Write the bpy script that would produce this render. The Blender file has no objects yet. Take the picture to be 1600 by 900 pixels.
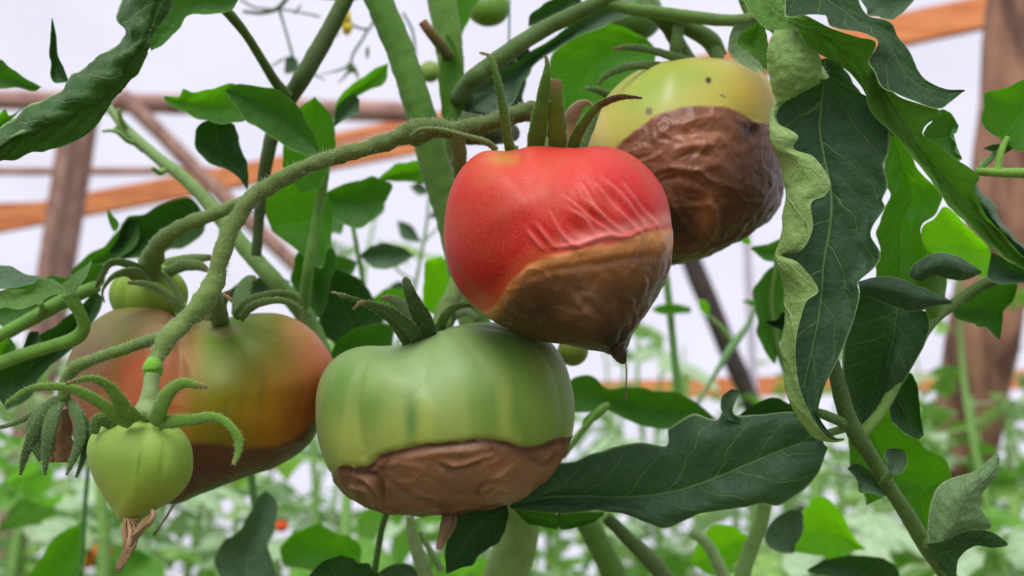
import bpy, math, random
import numpy as np

# ------------------------------------------------------------------ camera, sky, light, exposure
SC = bpy.context.scene
COL = SC.collection
F = 1385.0                       # focal length in pixels of the 1600 px wide frame
PITCH = math.radians(15.0)
CAMZ = 0.60
cam_d = bpy.data.cameras.new('camera')
cam = bpy.data.objects.new('camera', cam_d)
COL.objects.link(cam)
cam.location = (0, 0, CAMZ)
cam.rotation_euler = (math.pi / 2 + PITCH, 0, 0)
cam_d.sensor_width = 36.0
cam_d.lens = 36.0 * F / 1600.0
cam_d.clip_start = 0.01
cam_d.clip_end = 200
cam_d.dof.use_dof = True
cam_d.dof.focus_distance = 0.315
cam_d.dof.aperture_fstop = 8.5
SC.camera = cam

SC.view_settings.view_transform = 'Standard'
SC.view_settings.look = 'None'
SC.view_settings.exposure = 0.42
SC.view_settings.gamma = 1.0
SC.view_settings.use_curve_mapping = False

world = bpy.data.worlds.new('overcast_sky')
SC.world = world
world.use_nodes = True
wn = world.node_tree
wn.nodes['Background'].inputs[0].default_value = (0.80, 0.79, 0.90, 1)
wn.nodes['Background'].inputs[1].default_value = 0.90

sun_d = bpy.data.lights.new('hazy_sun', 'SUN')
sun_d.energy = 2.9
sun_d.angle = math.radians(36)
sun_d.color = (1.0, 0.99, 0.96)
sun = bpy.data.objects.new('hazy_sun', sun_d)
COL.objects.link(sun)
sun.location = (0, 0, 8)
sun.rotation_euler = (math.radians(38), math.radians(-14), 0)   # from above and behind the camera

# ------------------------------------------------------------------ helpers
CP, SP = math.cos(PITCH), math.sin(PITCH)
RIGHT = np.array([1.0, 0, 0]); UPV = np.array([0, -SP, CP]); FWD = np.array([0, CP, SP])
CAMP = np.array([0, 0, CAMZ])
rng = np.random.default_rng(7)
random.seed(7)

def W(px, py, d):
    """point at distance d along the view axis seen at pixel (px,py)"""
    px = np.asarray(px, float); py = np.asarray(py, float); d = np.asarray(d, float)
    X = (px - 800) / F * d; Y = -(py - 450) / F * d
    return CAMP + X[..., None] * RIGHT + Y[..., None] * UPV + d[..., None] * FWD

def lin(c):
    c = np.asarray(c, float) / 255.0
    return np.where(c <= 0.04045, c / 12.92, ((c + 0.055) / 1.055) ** 2.4)

def catmull(P, n):
    """resample polyline P (k,m) to n points, smooth, by chord length of its first two columns"""
    P = np.asarray(P, float)
    if len(P) == 2:
        t = np.linspace(0, 1, n)[:, None]
        return P[0] * (1 - t) + P[1] * t
    seg = np.maximum(np.linalg.norm(np.diff(P[:, :2], axis=0), axis=1), 1e-6)
    s = np.concatenate([[0], np.cumsum(seg ** 0.7)])
    q = np.linspace(0, np.concatenate([[0], np.cumsum(seg)])[-1], n)
    cs = np.concatenate([[0], np.cumsum(seg)])
    q = np.interp(q, cs, s)
    i = np.clip(np.searchsorted(s, q, side='right') - 1, 0, len(P) - 2)
    h = (s[i + 1] - s[i])[:, None]
    u = ((q - s[i])[:, None]) / h
    m = np.zeros_like(P)
    m[1:-1] = (P[2:] - P[:-2]) / (s[2:] - s[:-2])[:, None]
    m[0] = (P[1] - P[0]) / (s[1] - s[0]); m[-1] = (P[-1] - P[-2]) / (s[-1] - s[-2])
    a, b = P[i], P[i + 1]
    return ((2*u**3 - 3*u**2 + 1) * a + (u**3 - 2*u**2 + u) * h * m[i]
            + (-2*u**3 + 3*u**2) * b + (u**3 - u**2) * h * m[i + 1])

def _hash(ix, iy, iz):
    h = (ix * 374761393 + iy * 668265263 + iz * 2147483647 + 1013904223) & 0xffffffff
    h = ((h ^ (h >> 13)) * 1274126177) & 0xffffffff
    h = (h ^ (h >> 16)) & 0xffffffff
    return h / 4294967295.0

def noise(p):
    p = np.asarray(p, float)
    i = np.floor(p).astype(np.int64); f = p - i
    f = f * f * (3 - 2 * f)
    out = 0
    for dx in (0, 1):
        for dy in (0, 1):
            for dz in (0, 1):
                w = (f[..., 0] if dx else 1 - f[..., 0]) * (f[..., 1] if dy else 1 - f[..., 1]) * (f[..., 2] if dz else 1 - f[..., 2])
                out = out + w * _hash(i[..., 0] + dx, i[..., 1] + dy, i[..., 2] + dz)
    return out * 2 - 1

def fbm(p, o=4):
    a, s, r = 1.0, 1.0, 0
    for k in range(o):
        r = r + a * noise(p * s + 17.3 * k); a *= 0.5; s *= 2.03
    return r

def sstep(a, b, x):
    t = np.clip((x - a) / (b - a), 0, 1)
    return t * t * (3 - 2 * t)

ORIGIN = {}
def empty(name, loc):
    o = bpy.data.objects.new(name, None)
    COL.objects.link(o)
    o.location = [float(v) for v in loc]
    o.empty_display_size = 0.02
    ORIGIN[o.name] = np.array(loc, float)
    return o

def thing(name, label, cat, loc, group=None):
    o = empty(name, loc)
    o['label'] = label; o['category'] = cat
    if group: o['group'] = group
    return o

def origin_of(o):
    while o.parent: o = o.parent
    return ORIGIN.get(o.name, np.zeros(3))

def mesh(name, V, Fc, mat, parent=None, attrs=None, smooth=True, at=None):
    """V world coordinates; Fc list/array of faces"""
    V = np.asarray(V, float)
    if parent is not None: org = origin_of(parent)
    else: org = np.array(at, float) if at is not None else np.array([V[:, 0].mean(), V[:, 1].mean(), V[:, 2].min()])
    me = bpy.data.meshes.new(name)
    L = V - org
    if isinstance(Fc, np.ndarray):
        k = Fc.shape[1]
        me.vertices.add(len(L)); me.vertices.foreach_set('co', L.astype(np.float32).ravel())
        me.loops.add(Fc.size); me.loops.foreach_set('vertex_index', Fc.astype(np.int32).ravel())
        me.polygons.add(len(Fc)); me.polygons.foreach_set('loop_start', np.arange(0, Fc.size, k, dtype=np.int32))
        me.update(calc_edges=True)
    else:
        me.from_pydata([tuple(v) for v in L], [], [tuple(int(i) for i in f) for f in Fc])
    if smooth: me.polygons.foreach_set('use_smooth', [True] * len(me.polygons))
    if attrs:
        for k, a in attrs.items():
            a = np.asarray(a, np.float32)
            if a.ndim == 1:
                at_ = me.attributes.new(k, 'FLOAT', 'POINT'); at_.data.foreach_set('value', a)
            else:
                at_ = me.attributes.new(k, 'FLOAT_VECTOR', 'POINT'); at_.data.foreach_set('vector', a.ravel())
    me.update()
    if mat is not None: me.materials.append(mat)
    o = bpy.data.objects.new(name, me)
    COL.objects.link(o)
    if parent is not None: o.parent = parent
    else:
        o.location = [float(v) for v in org]
        ORIGIN[o.name] = org
    return o

def tag(o, label=None, cat=None, group=None, kind=None):
    if label: o['label'] = label
    if cat: o['category'] = cat
    if group: o['group'] = group
    if kind: o['kind'] = kind
    return o

def grid_faces(nr, nc, closed=False):
    i = np.arange(nr - 1)[:, None]; j = np.arange(nc if closed else nc - 1)[None, :]
    j2 = (j + 1) % nc
    return np.stack([i * nc + j + 0 * i, i * nc + j2, (i + 1) * nc + j2, (i + 1) * nc + j], -1).reshape(-1, 4)

def normals(V, Fq):
    a = V[Fq[:, 1]] - V[Fq[:, 0]]; b = V[Fq[:, 2]] - V[Fq[:, 0]]
    fn = np.cross(a, b)
    if Fq.shape[1] == 4: fn = fn + np.cross(V[Fq[:, 2]] - V[Fq[:, 0]], V[Fq[:, 3]] - V[Fq[:, 0]])
    N = np.zeros_like(V)
    for k in range(Fq.shape[1]): np.add.at(N, Fq[:, k], fn)
    return N / np.maximum(np.linalg.norm(N, axis=1), 1e-12)[:, None]

# ------------------------------------------------------------------ materials
class NT:
    def __init__(s, name):
        s.m = bpy.data.materials.new(name); s.m.use_nodes = True
        s.t = s.m.node_tree; s.t.nodes.clear()
        s.out = s.t.nodes.new('ShaderNodeOutputMaterial')
    def n(s, typ, **kw):
        nd = s.t.nodes.new('ShaderNode' + typ)
        for k, v in kw.items():
            if k.startswith('_'):
                key = k[1:]
                key = int(key) if key.isdigit() else key.replace('_', ' ')
                s.set(nd.inputs[key], v)
            else: setattr(nd, k, v)
        return nd
    def set(s, inp, v):
        if isinstance(v, bpy.types.NodeSocket): s.t.links.new(v, inp)
        elif isinstance(v, bpy.types.Node): s.t.links.new(v.outputs[0], inp)
        else:
            if isinstance(v, (tuple, list, np.ndarray)) and len(v) == 3 and inp.type == 'RGBA': v = (*[float(x) for x in v], 1.0)
            inp.default_value = v
    def math(s, op, a, b=0.0, c=0.0, clamp=False):
        nd = s.t.nodes.new('ShaderNodeMath'); nd.operation = op; nd.use_clamp = clamp
        for i, v in enumerate((a, b, c)): s.set(nd.inputs[i], v)
        return nd.outputs[0]
    def mix(s, f, a, b, blend='MIX'):
        nd = s.t.nodes.new('ShaderNodeMix'); nd.data_type = 'RGBA'; nd.blend_type = blend; nd.clamp_factor = True
        s.set(nd.inputs[0], f); s.set(nd.inputs[6], a); s.set(nd.inputs[7], b)
        return nd.outputs[2]
    def ramp(s, f, stops):
        nd = s.t.nodes.new('ShaderNodeMapRange'); nd.interpolation_type = 'SMOOTHSTEP'
        s.set(nd.inputs[0], f); nd.inputs[1].default_value = stops[0]; nd.inputs[2].default_value = stops[1]
        nd.inputs[3].default_value = stops[2]; nd.inputs[4].default_value = stops[3]
        return nd.outputs[0]
    def attr(s, name):
        nd = s.t.nodes.new('ShaderNodeAttribute'); nd.attribute_name = name
        return nd
    def end(s, sh):
        s.t.links.new(sh if isinstance(sh, bpy.types.NodeSocket) else sh.outputs[0], s.out.inputs[0]); return s.m

_LM = {}
def leaf_mat(top, under, glow, trans=0.35, name='leaf_green', rough=0.5, vein=0.5, mott=0.35, spec=0.2):
    """two sided leaf blade with pinnate veins, paler margin and light passing through"""
    key = (tuple(top), tuple(under), tuple(glow), trans, rough, vein, mott, spec)
    if key in _LM: return _LM[key]
    s = NT(name)
    a = s.attr('leafco')                       # x: -1..1 across, y: 0..1 along, z: seed
    sep = s.n('SeparateXYZ', _0=a.outputs['Vector'])
    au = s.math('ABSOLUTE', sep.outputs[0])
    sc = s.n('TexCoord').outputs['Object']
    n1 = s.n('TexNoise', _Vector=sc, _Scale=90.0, _Detail=3.0)
    n2 = s.n('TexNoise', _Vector=sc, _Scale=420.0, _Detail=2.0)
    warp = s.math('MULTIPLY', s.math('SUBTRACT', n1.outputs[0], 0.5), 0.07)
    side = s.math('MULTIPLY', s.math('GREATER_THAN', sep.outputs[0], 0.0), 0.42)
    ph = s.math('ADD', s.math('MULTIPLY', s.math('SUBTRACT', s.math('ADD', sep.outputs[1], warp), s.math('MULTIPLY', au, 0.20)), 7.0), side)
    d = s.math('ABSOLUTE', s.math('SUBTRACT', s.math('FRACT', ph), 0.5))
    second = s.math('MULTIPLY', s.ramp(d, (0.01, 0.035, 1, 0)), s.ramp(au, (0.75, 1.0, 1, 0.0)))
    mid = s.ramp(au, (0.007, 0.022, 1, 0))
    vo = s.n('TexVoronoi', feature='DISTANCE_TO_EDGE', _Vector=sc, _Scale=260.0)
    netr = s.ramp(vo.outputs[0], (0.0, 0.07, 1, 0)); net = s.math('MULTIPLY', netr, 0.10)
    v = s.math('MAXIMUM', s.math('MAXIMUM', mid, s.math('MULTIPLY', second, 0.75)), net)
    edge = s.ramp(au, (0.95, 0.985, 0, 0.75))
    geo = s.n('NewGeometry')
    topc = s.mix(s.ramp(n1.outputs[0], (0.35, 0.68, 0, mott)), top, tuple(np.array(top) * 1.9 + 0.004))
    topc = s.mix(s.ramp(n2.outputs[0], (0.4, 0.7, 0, 0.25)), topc, tuple(np.array(top) * 0.6))
    topc = s.mix(s.math('MULTIPLY', v, vein), topc, tuple(np.array(under) * 1.25 + 0.02))
    undc = s.mix(s.ramp(n1.outputs[0], (0.35, 0.65, 0, 0.4)), under, tuple(np.array(under) * 0.7))
    undc = s.mix(s.math('MULTIPLY', netr, 0.35), undc, tuple(np.array(under) * 0.55))
    undc = s.mix(s.math('MULTIPLY', s.math('MAXIMUM', mid, second), vein), undc, tuple(np.array(under) * 1.5 + 0.03))
    base = s.mix(geo.outputs['Backfacing'], topc, undc)
    base = s.mix(edge, base, (0.32, 0.44, 0.20))
    hgt = s.math('ADD', s.math('MULTIPLY', v, -1.0), s.math('MULTIPLY', n2.outputs[0], 0.8))
    bmp = s.n('Bump', _Height=hgt, _Strength=0.7, _Distance=0.0010)
    p = s.n('BsdfPrincipled', _Base_Color=base, _Roughness=rough, _Normal=bmp)
    p.inputs['Specular IOR Level'].default_value = spec
    p.inputs['Sheen Weight'].default_value = 0.03
    p.inputs['Sheen Roughness'].default_value = 0.5
    gl = s.mix(s.math('MULTIPLY', v, 0.35), glow, tuple(np.array(glow) * 1.6))
    gl = s.mix(s.ramp(n1.outputs[0], (0.3, 0.7, 0, 0.4)), gl, tuple(np.array(glow) * 0.55))
    tr = s.n('BsdfTranslucent', _Color=gl, _Normal=bmp)
    mx = s.n('MixShader', _0=trans, _1=p, _2=tr)
    _LM[key] = s.end(mx)
    return _LM[key]

def tissue_mat():
    """stems, sepals: colour from the 'col' attribute, fuzzy"""
    s = NT('hairy_green_stem')
    a = s.attr('col')
    sc = s.n('TexCoord').outputs['Object']
    n1 = s.n('TexNoise', _Vector=sc, _Scale=2600.0, _Detail=2.0)
    n2 = s.n('TexNoise', _Vector=sc, _Scale=160.0, _Detail=3.0)
    c = s.mix(s.ramp(n1.outputs[0], (0.48, 0.75, 0, 0.6)), a.outputs['Vector'], (0.20, 0.32, 0.06))
    c = s.mix(s.ramp(n2.outputs[0], (0.45, 0.75, 0, 0.28)), c, (0.035, 0.06, 0.012))
    bmp = s.n('Bump', _Height=n1.outputs[0], _Strength=0.6, _Distance=0.0005)
    p = s.n('BsdfPrincipled', _Base_Color=c, _Roughness=0.62, _Normal=bmp)
    p.inputs['Specular IOR Level'].default_value = 0.2
    p.inputs['Sheen Weight'].default_value = 0.14
    p.inputs['Sheen Tint'].default_value = (0.8, 0.95, 0.6, 1)
    return s.end(p)

def plain_mat(name, c, rough=0.6, trans=0.0, nscale=0.0, c2=None, bump=0.0, tcol=None):
    s = NT(name)
    base = tuple(c)
    bm_ = None
    if nscale:
        sc = s.n('TexCoord').outputs['Object']
        n1 = s.n('TexNoise', _Vector=sc, _Scale=nscale, _Detail=4.0)
        base = s.mix(s.ramp(n1.outputs[0], (0.35, 0.65, 0, 1)), c, c2 if c2 is not None else tuple(np.array(c) * 0.6))
        if bump: bm_ = s.n('Bump', _Height=n1.outputs[0], _Strength=0.7, _Distance=bump)
    p = s.n('BsdfPrincipled', _Base_Color=base, _Roughness=rough)
    if bm_: s.set(p.inputs['Normal'], bm_)
    if trans:
        tr = s.n('BsdfTranslucent', _Color=tuple(tcol if tcol is not None else c))
        return s.end(s.n('MixShader', _0=trans, _1=p, _2=tr))
    return s.end(p)

def fruit_mat():
    s = NT('tomato_skin')
    a = s.attr('col'); r = s.attr('rot')
    sc = s.n('TexCoord').outputs['Object']
    n1 = s.n('TexNoise', _Vector=sc, _Scale=1500.0, _Detail=2.0)
    n2 = s.n('TexNoise', _Vector=sc, _Scale=75.0, _Detail=4.0)
    n3 = s.n('TexNoise', _Vector=sc, _Scale=170.0, _Detail=4.0, _Distortion=0.8)
    fresh = s.mix(s.ramp(n1.outputs[0], (0.42, 0.72, 0, 0.15)), a.outputs['Vector'], s.mix(0.35, a.outputs['Vector'], (0.70, 0.70, 0.28)))
    fresh = s.mix(s.ramp(n2.outputs[0], (0.4, 0.7, 0, 0.16)), fresh, s.mix(0.6, fresh, (0.12, 0.20, 0.03)))
    rotc = s.mix(s.ramp(n2.outputs[0], (0.45, 0.70, 0, 0.45)), a.outputs['Vector'], s.mix(0.5, a.outputs['Vector'], (0.02, 0.011, 0.006)))
    rotc = s.mix(s.ramp(n3.outputs[0], (0.52, 0.74, 0, 0.28)), rotc, s.mix(0.6, a.outputs['Vector'], (0.34, 0.20, 0.12)))
    base = s.mix(r.outputs['Fac'], fresh, rotc)
    h = s.math('ADD', s.math('MULTIPLY', s.math('MULTIPLY', n3.outputs[0], 1.6), r.outputs['Fac']), s.math('MULTIPLY', n1.outputs[0], 0.25))
    bmp = s.n('Bump', _Height=h, _Strength=0.5, _Distance=0.0005)
    p = s.n('BsdfPrincipled', _Base_Color=base, _Normal=bmp)
    s.set(p.inputs['Roughness'], s.ramp(s.math('ADD', r.outputs['Fac'], s.math('MULTIPLY', n2.outputs[0], 0.25)), (0.0, 1.2, 0.48, 0.36)))
    p.inputs['Specular IOR Level'].default_value = 0.27
    p.inputs['Subsurface Weight'].default_value = 0.05
    p.inputs['Subsurface Radius'].default_value = (1.0, 0.5, 0.2)
    p.inputs['Subsurface Scale'].default_value = 0.003
    s.set(p.inputs['Sheen Weight'], s.ramp(r.outputs['Fac'], (0.0, 1.0, 0.05, 0.0)))
    p.inputs['Sheen Roughness'].default_value = 0.35
    return s.end(p)

M_TISSUE = tissue_mat()
M_FRUIT = fruit_mat()
M_HAIR = plain_mat('pale_plant_hair', (0.50, 0.60, 0.34), 0.6, 0.3)

# ------------------------------------------------------------------ builders: stems, hairs, leaves, fruit
GREEN = lin((88, 118, 52)); GREEN_L = lin((112, 150, 62)); GREEN_D = lin((52, 74, 34)); BROWN = lin((96, 66, 48)); TAN = lin((170, 135, 105))

def tube_geo(P, R, flat=1.0, nseg=12, flatdir=None, bump=0.0, ridge=0.0):
    n = len(P)
    T = np.gradient(P, axis=0); T /= np.maximum(np.linalg.norm(T, axis=1), 1e-12)[:, None]
    nrm = np.cross(T[0], FWD if abs(T[0] @ FWD) < 0.95 else RIGHT); nrm /= np.linalg.norm(nrm)
    A = np.zeros_like(P); A[0] = nrm
    for i in range(1, n):
        v = A[i - 1] - T[i] * (A[i - 1] @ T[i]); A[i] = v / np.linalg.norm(v)
    B = np.cross(T, A)
    th = np.linspace(0, 2 * math.pi, nseg, endpoint=False)
    c, s_ = np.cos(th), np.sin(th)
    rr = np.repeat(R[:, None], nseg, 1)
    if ridge: rr = rr * (1 + ridge * np.cos(5 * th)[None, :])
    V = P[:, None, :] + rr[..., None] * (c[None, :, None] * A[:, None, :] + flat * s_[None, :, None] * B[:, None, :])
    if bump:
        V = V + (fbm(V / 0.004, 3) * bump)[..., None] * (V - P[:, None, :])
    Fq = grid_faces(n, nseg, True)
    return V.reshape(-1, 3), Fq, (P, T, A, B)

def close_tube(V, Fq, n, nseg):
    k = len(V)
    V = np.vstack([V, V[:nseg].mean(0), V[(n - 1) * nseg:n * nseg].mean(0)])
    f = [tuple(q) for q in Fq]
    for j in range(nseg):
        f.append((j, k, (j + 1) % nseg)); f.append(((n - 1) * nseg + j, (n - 1) * nseg + (j + 1) % nseg, k + 1))
    return V, f

def hair_geo(P, R, A, B, T, count, length, flat=1.0):
    n = len(P)
    i = rng.integers(0, n, count); th = rng.uniform(0, 2 * math.pi, count)
    d = np.cos(th)[:, None] * A[i] + np.sin(th)[:, None] * B[i]
    base = P[i] + R[i][:, None] * (np.cos(th)[:, None] * A[i] + flat * np.sin(th)[:, None] * B[i]) * 0.96 + T[i] * rng.uniform(-1, 1, (count, 1)) * np.linalg.norm(P[1] - P[0]) * 0.5
    d = d + rng.normal(0, 0.35, (count, 3)); d /= np.linalg.norm(d, axis=1)[:, None]
    Ls = length * rng.uniform(0.35, 1.25, count)
    w = 0.00007
    t1 = np.cross(d, FWD); t1 /= np.maximum(np.linalg.norm(t1, axis=1), 1e-6)[:, None]; t2 = np.cross(d, t1)
    V = np.stack([base + t1 * w, base - t1 * w * .5 + t2 * w * .87, base - t1 * w * .5 - t2 * w * .87,
                  base + d * Ls[:, None] + rng.normal(0, 1, (count, 3)) * (Ls * 0.12)[:, None]], 1).reshape(-1, 3)
    o = np.arange(count)[:, None] * 4
    Fc = np.concatenate([o + np.array([0, 1, 3]), o + np.array([1, 2, 3]), o + np.array([2, 0, 3])], 0)
    return V, Fc

def tube(name, pts, parent, c0=GREEN, c1=None, hair=0, hl=0.0016, flat=1.0, nseg=12, tipc=None, tipat=0.8, bump=0.05, mat=None, ridge=0.0, step=2.6, label=None):
    """pts: (px, py, distance, radius_px)"""
    P4 = np.asarray(pts, float)
    plen = np.linalg.norm(np.diff(P4[:, :2], axis=0), axis=1).sum()
    n = int(np.clip(plen / step, 8, 220))
    Q = catmull(P4, n)
    P = W(Q[:, 0], Q[:, 1], Q[:, 2]); R = np.maximum(Q[:, 3], 0.3) * Q[:, 2] / F
    V, Fq, (P, T, A, B) = tube_geo(P, R, flat, nseg, bump=bump, ridge=ridge)
    t = np.repeat(np.linspace(0, 1, n), nseg)
    c1 = c0 if c1 is None else c1
    C = np.asarray(c0)[None] * (1 - t[:, None]) + np.asarray(c1)[None] * t[:, None]
    if tipc is not None:
        k = sstep(tipat - 0.08, tipat + 0.08, t)[:, None]; C = C * (1 - k) + np.asarray(tipc)[None] * k
    V, f = close_tube(V, Fq, n, nseg)
    C = np.vstack([C, C[0], C[-1]])
    o = mesh(name, V, f, mat or M_TISSUE, parent, {'col': C})
    if label: o['label'] = label
    if hair:
        hv, hf = hair_geo(P, R, A, B, T, int(hair * plen * 2.2), hl, flat)
        sv, sf = hair_geo(P, R, A, B, T, int(hair * plen * 9), min(hl, .0016) * .4, flat)
        hf = np.vstack([hf, sf + len(hv)]); hv = np.vstack([hv, sv])
        h = mesh('hairs', hv, hf, M_HAIR, o, smooth=False); h['kind'] = 'stuff'
    return o

def sepal(parent, pts, c0=GREEN, tipc=BROWN, tipat=0.88, hair=0.35, flat=0.35, label=None, hl=0.0012):
    pts = [(q[0], q[1], q[2], q[3] * 1.12 + .3) for q in pts]
    return tube('sepal', pts, parent, c0, None, hair, hl, flat, 10, tipc, tipat, 0.12, step=2.0, label=label)

def leafgrid(rails, D, nt=None, nu=None, tilt=(0, 0)):
    """loft: every rail is a list of (px,py[,dz_mm]); across the rails runs a smooth curve"""
    RL = []
    for r in rails:
        RL.append([(p[0], p[1], p[2] if len(p) > 2 else 0.0) for p in r])
    ln = max(np.linalg.norm(np.diff(np.array(r)[:, :2], axis=0), axis=1).sum() for r in RL)
    nt = nt or int(np.clip(ln / 4.0, 14, 110))
    R_ = np.stack([catmull(r, nt) if len(r) > 1 else np.repeat(np.array(r, float), nt, 0) for r in RL], 0)   # rails, nt, 3
    k = len(RL)
    wd = np.linalg.norm(np.diff(R_[:, :, :2], axis=0), axis=2).sum(0).max()
    nu = nu or int(np.clip(wd / 4.0, 10, 80))
    # across
    s = np.linspace(0, k - 1, nu)
    i = np.clip(np.floor(s).astype(int), 0, k - 2); u = (s - i)[:, None, None]
    m = np.zeros_like(R_)
    if k > 2: m[1:-1] = (R_[2:] - R_[:-2]) / 2
    m[0] = R_[1] - R_[0] if k == 2 else (R_[1] - R_[0]) * 1.0
    m[-1] = R_[-1] - R_[-2]
    a, b = R_[i], R_[i + 1]
    G = ((2*u**3 - 3*u**2 + 1) * a + (u**3 - 2*u**2 + u) * m[i] + (-2*u**3 + 3*u**2) * b + (u**3 - u**2) * m[i + 1])
    G = G.transpose(1, 0, 2)                                    # nt, nu, 3
    x, y, dz = G[..., 0], G[..., 1], G[..., 2]
    x0, y0 = x.mean(), y.mean()
    d = D + dz / 1000.0 + tilt[0] / 1000.0 * (x - x0) / 100 + tilt[1] / 1000.0 * (y - y0) / 100
    return W(x, y, d), nt, nu

_seed = [0]
def blade(name, parent, V, nt, nu, mat, side='top', mid=0.5, quilt=0.6, ripple=1.0, nveins=7.0, rough=0.5, midrib=True, wid=1.0):
    """V (nt,nu,3) -> leaf mesh with puckered relief between its veins"""
    _seed[0] += 1
    sd = _seed[0]
    uu = np.linspace(0, 1, nu)
    U = np.where(uu < mid, (uu - mid) / mid, (uu - mid) / (1 - mid))
    U = np.repeat(U[None, :], nt, 0); Tt = np.repeat(np.linspace(0, 1, nt)[:, None], nu, 1)
    Fq = grid_faces(nt, nu)
    P = V.reshape(-1, 3)
    N = normals(P, Fq)
    c = N.reshape(nt, nu, 3)[:, nu // 4: 3 * nu // 4].mean((0, 1))
    facing = -(c @ FWD)
    if (facing > 0) != (side == 'top'):
        Fq = Fq[:, ::-1]; N = -N
    size = np.linalg.norm(V[0, nu // 2] - V[-1, nu // 2])
    ph = (Tt - 0.20 * np.abs(U)) * nveins + (U > 0) * 0.42
    fr = np.abs(ph - np.floor(ph) - 0.5) * 2
    amp = size * 0.012 * quilt
    h = amp * (np.sqrt(np.clip(fr, 0, 1)) - 0.6) * (1 - np.abs(U) ** 4) * sstep(0.0, 0.12, np.abs(U))
    h = h - amp * 0.9 * (1 - sstep(0.0, 0.10, np.abs(U)))
    h = h + amp * 0.8 * fbm(P.reshape(nt, nu, 3) / (size * 0.10) + sd * 5.1, 3)
    h = h + size * 0.016 * ripple * np.abs(U) ** 3 * noise(np.stack([Tt * 7, U * .8, Tt * 0 + sd * 3.7], -1)) * 1.3
    P = P + N * h.reshape(-1)[:, None]
    o = mesh(name, P, Fq, mat, parent, {'leafco': np.stack([U, Tt, np.full_like(U, sd)], -1).reshape(-1, 3)})
    return o

def leaf_rows(parent, D, rows, mat, side='top', mid=.5, quilt=.5, ripple=.3, nveins=7.0, nt=120, nu=60, name='leaflet'):
    """like leaf(), but given as rows across the blade, every row with the same count of (px,py,dz)"""
    A = np.array([[(q[0], q[1], q[2] if len(q) > 2 else 0.0) for q in r] for r in rows], float)      # rows, cols, 3
    flat_ = A.reshape(len(A), -1)
    key = A[:, :, :2].mean(1)
    seg = np.linalg.norm(np.diff(key, axis=0), axis=1); cs = np.concatenate([[0], np.cumsum(seg + 3)])
    q = np.linspace(0, cs[-1], nt)
    def herm(cs, Y, q):
        i = np.clip(np.searchsorted(cs, q, side='right') - 1, 0, len(cs) - 2); h = (cs[i + 1] - cs[i])[:, None]; u = (q - cs[i])[:, None] / h
        m = np.zeros_like(Y); m[1:-1] = (Y[2:] - Y[:-2]) / (cs[2:] - cs[:-2])[:, None]; m[0] = (Y[1] - Y[0]) / (cs[1] - cs[0]); m[-1] = (Y[-1] - Y[-2]) / (cs[-1] - cs[-2])
        return (2*u**3 - 3*u**2 + 1) * Y[i] + (u**3 - 2*u**2 + u) * h * m[i] + (-2*u**3 + 3*u**2) * Y[i + 1] + (u**3 - u**2) * h * m[i + 1]
    G = herm(cs, flat_, q).reshape(nt, A.shape[1], 3)
    k = A.shape[1]
    G2 = herm(np.arange(k, dtype=float), G.transpose(1, 0, 2).reshape(k, -1), np.linspace(0, k - 1, nu)).reshape(nu, nt, 3).transpose(1, 0, 2)
    V = W(G2[..., 0], G2[..., 1], D + G2[..., 2] / 1000.0)
    return blade(name, parent, V, nt, nu, mat, side, mid, quilt, ripple, nveins)

def leaf(parent, D, rails, mat, side='top', tilt=(0, 0), mid=0.5, quilt=0.6, ripple=1.0, nveins=7.0, name='leaflet', nt=None, nu=None):
    V, nt, nu = leafgrid(rails, D, nt, nu, tilt)
    return blade(name, parent, V, nt, nu, mat, side, mid, quilt, ripple, nveins)

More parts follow.
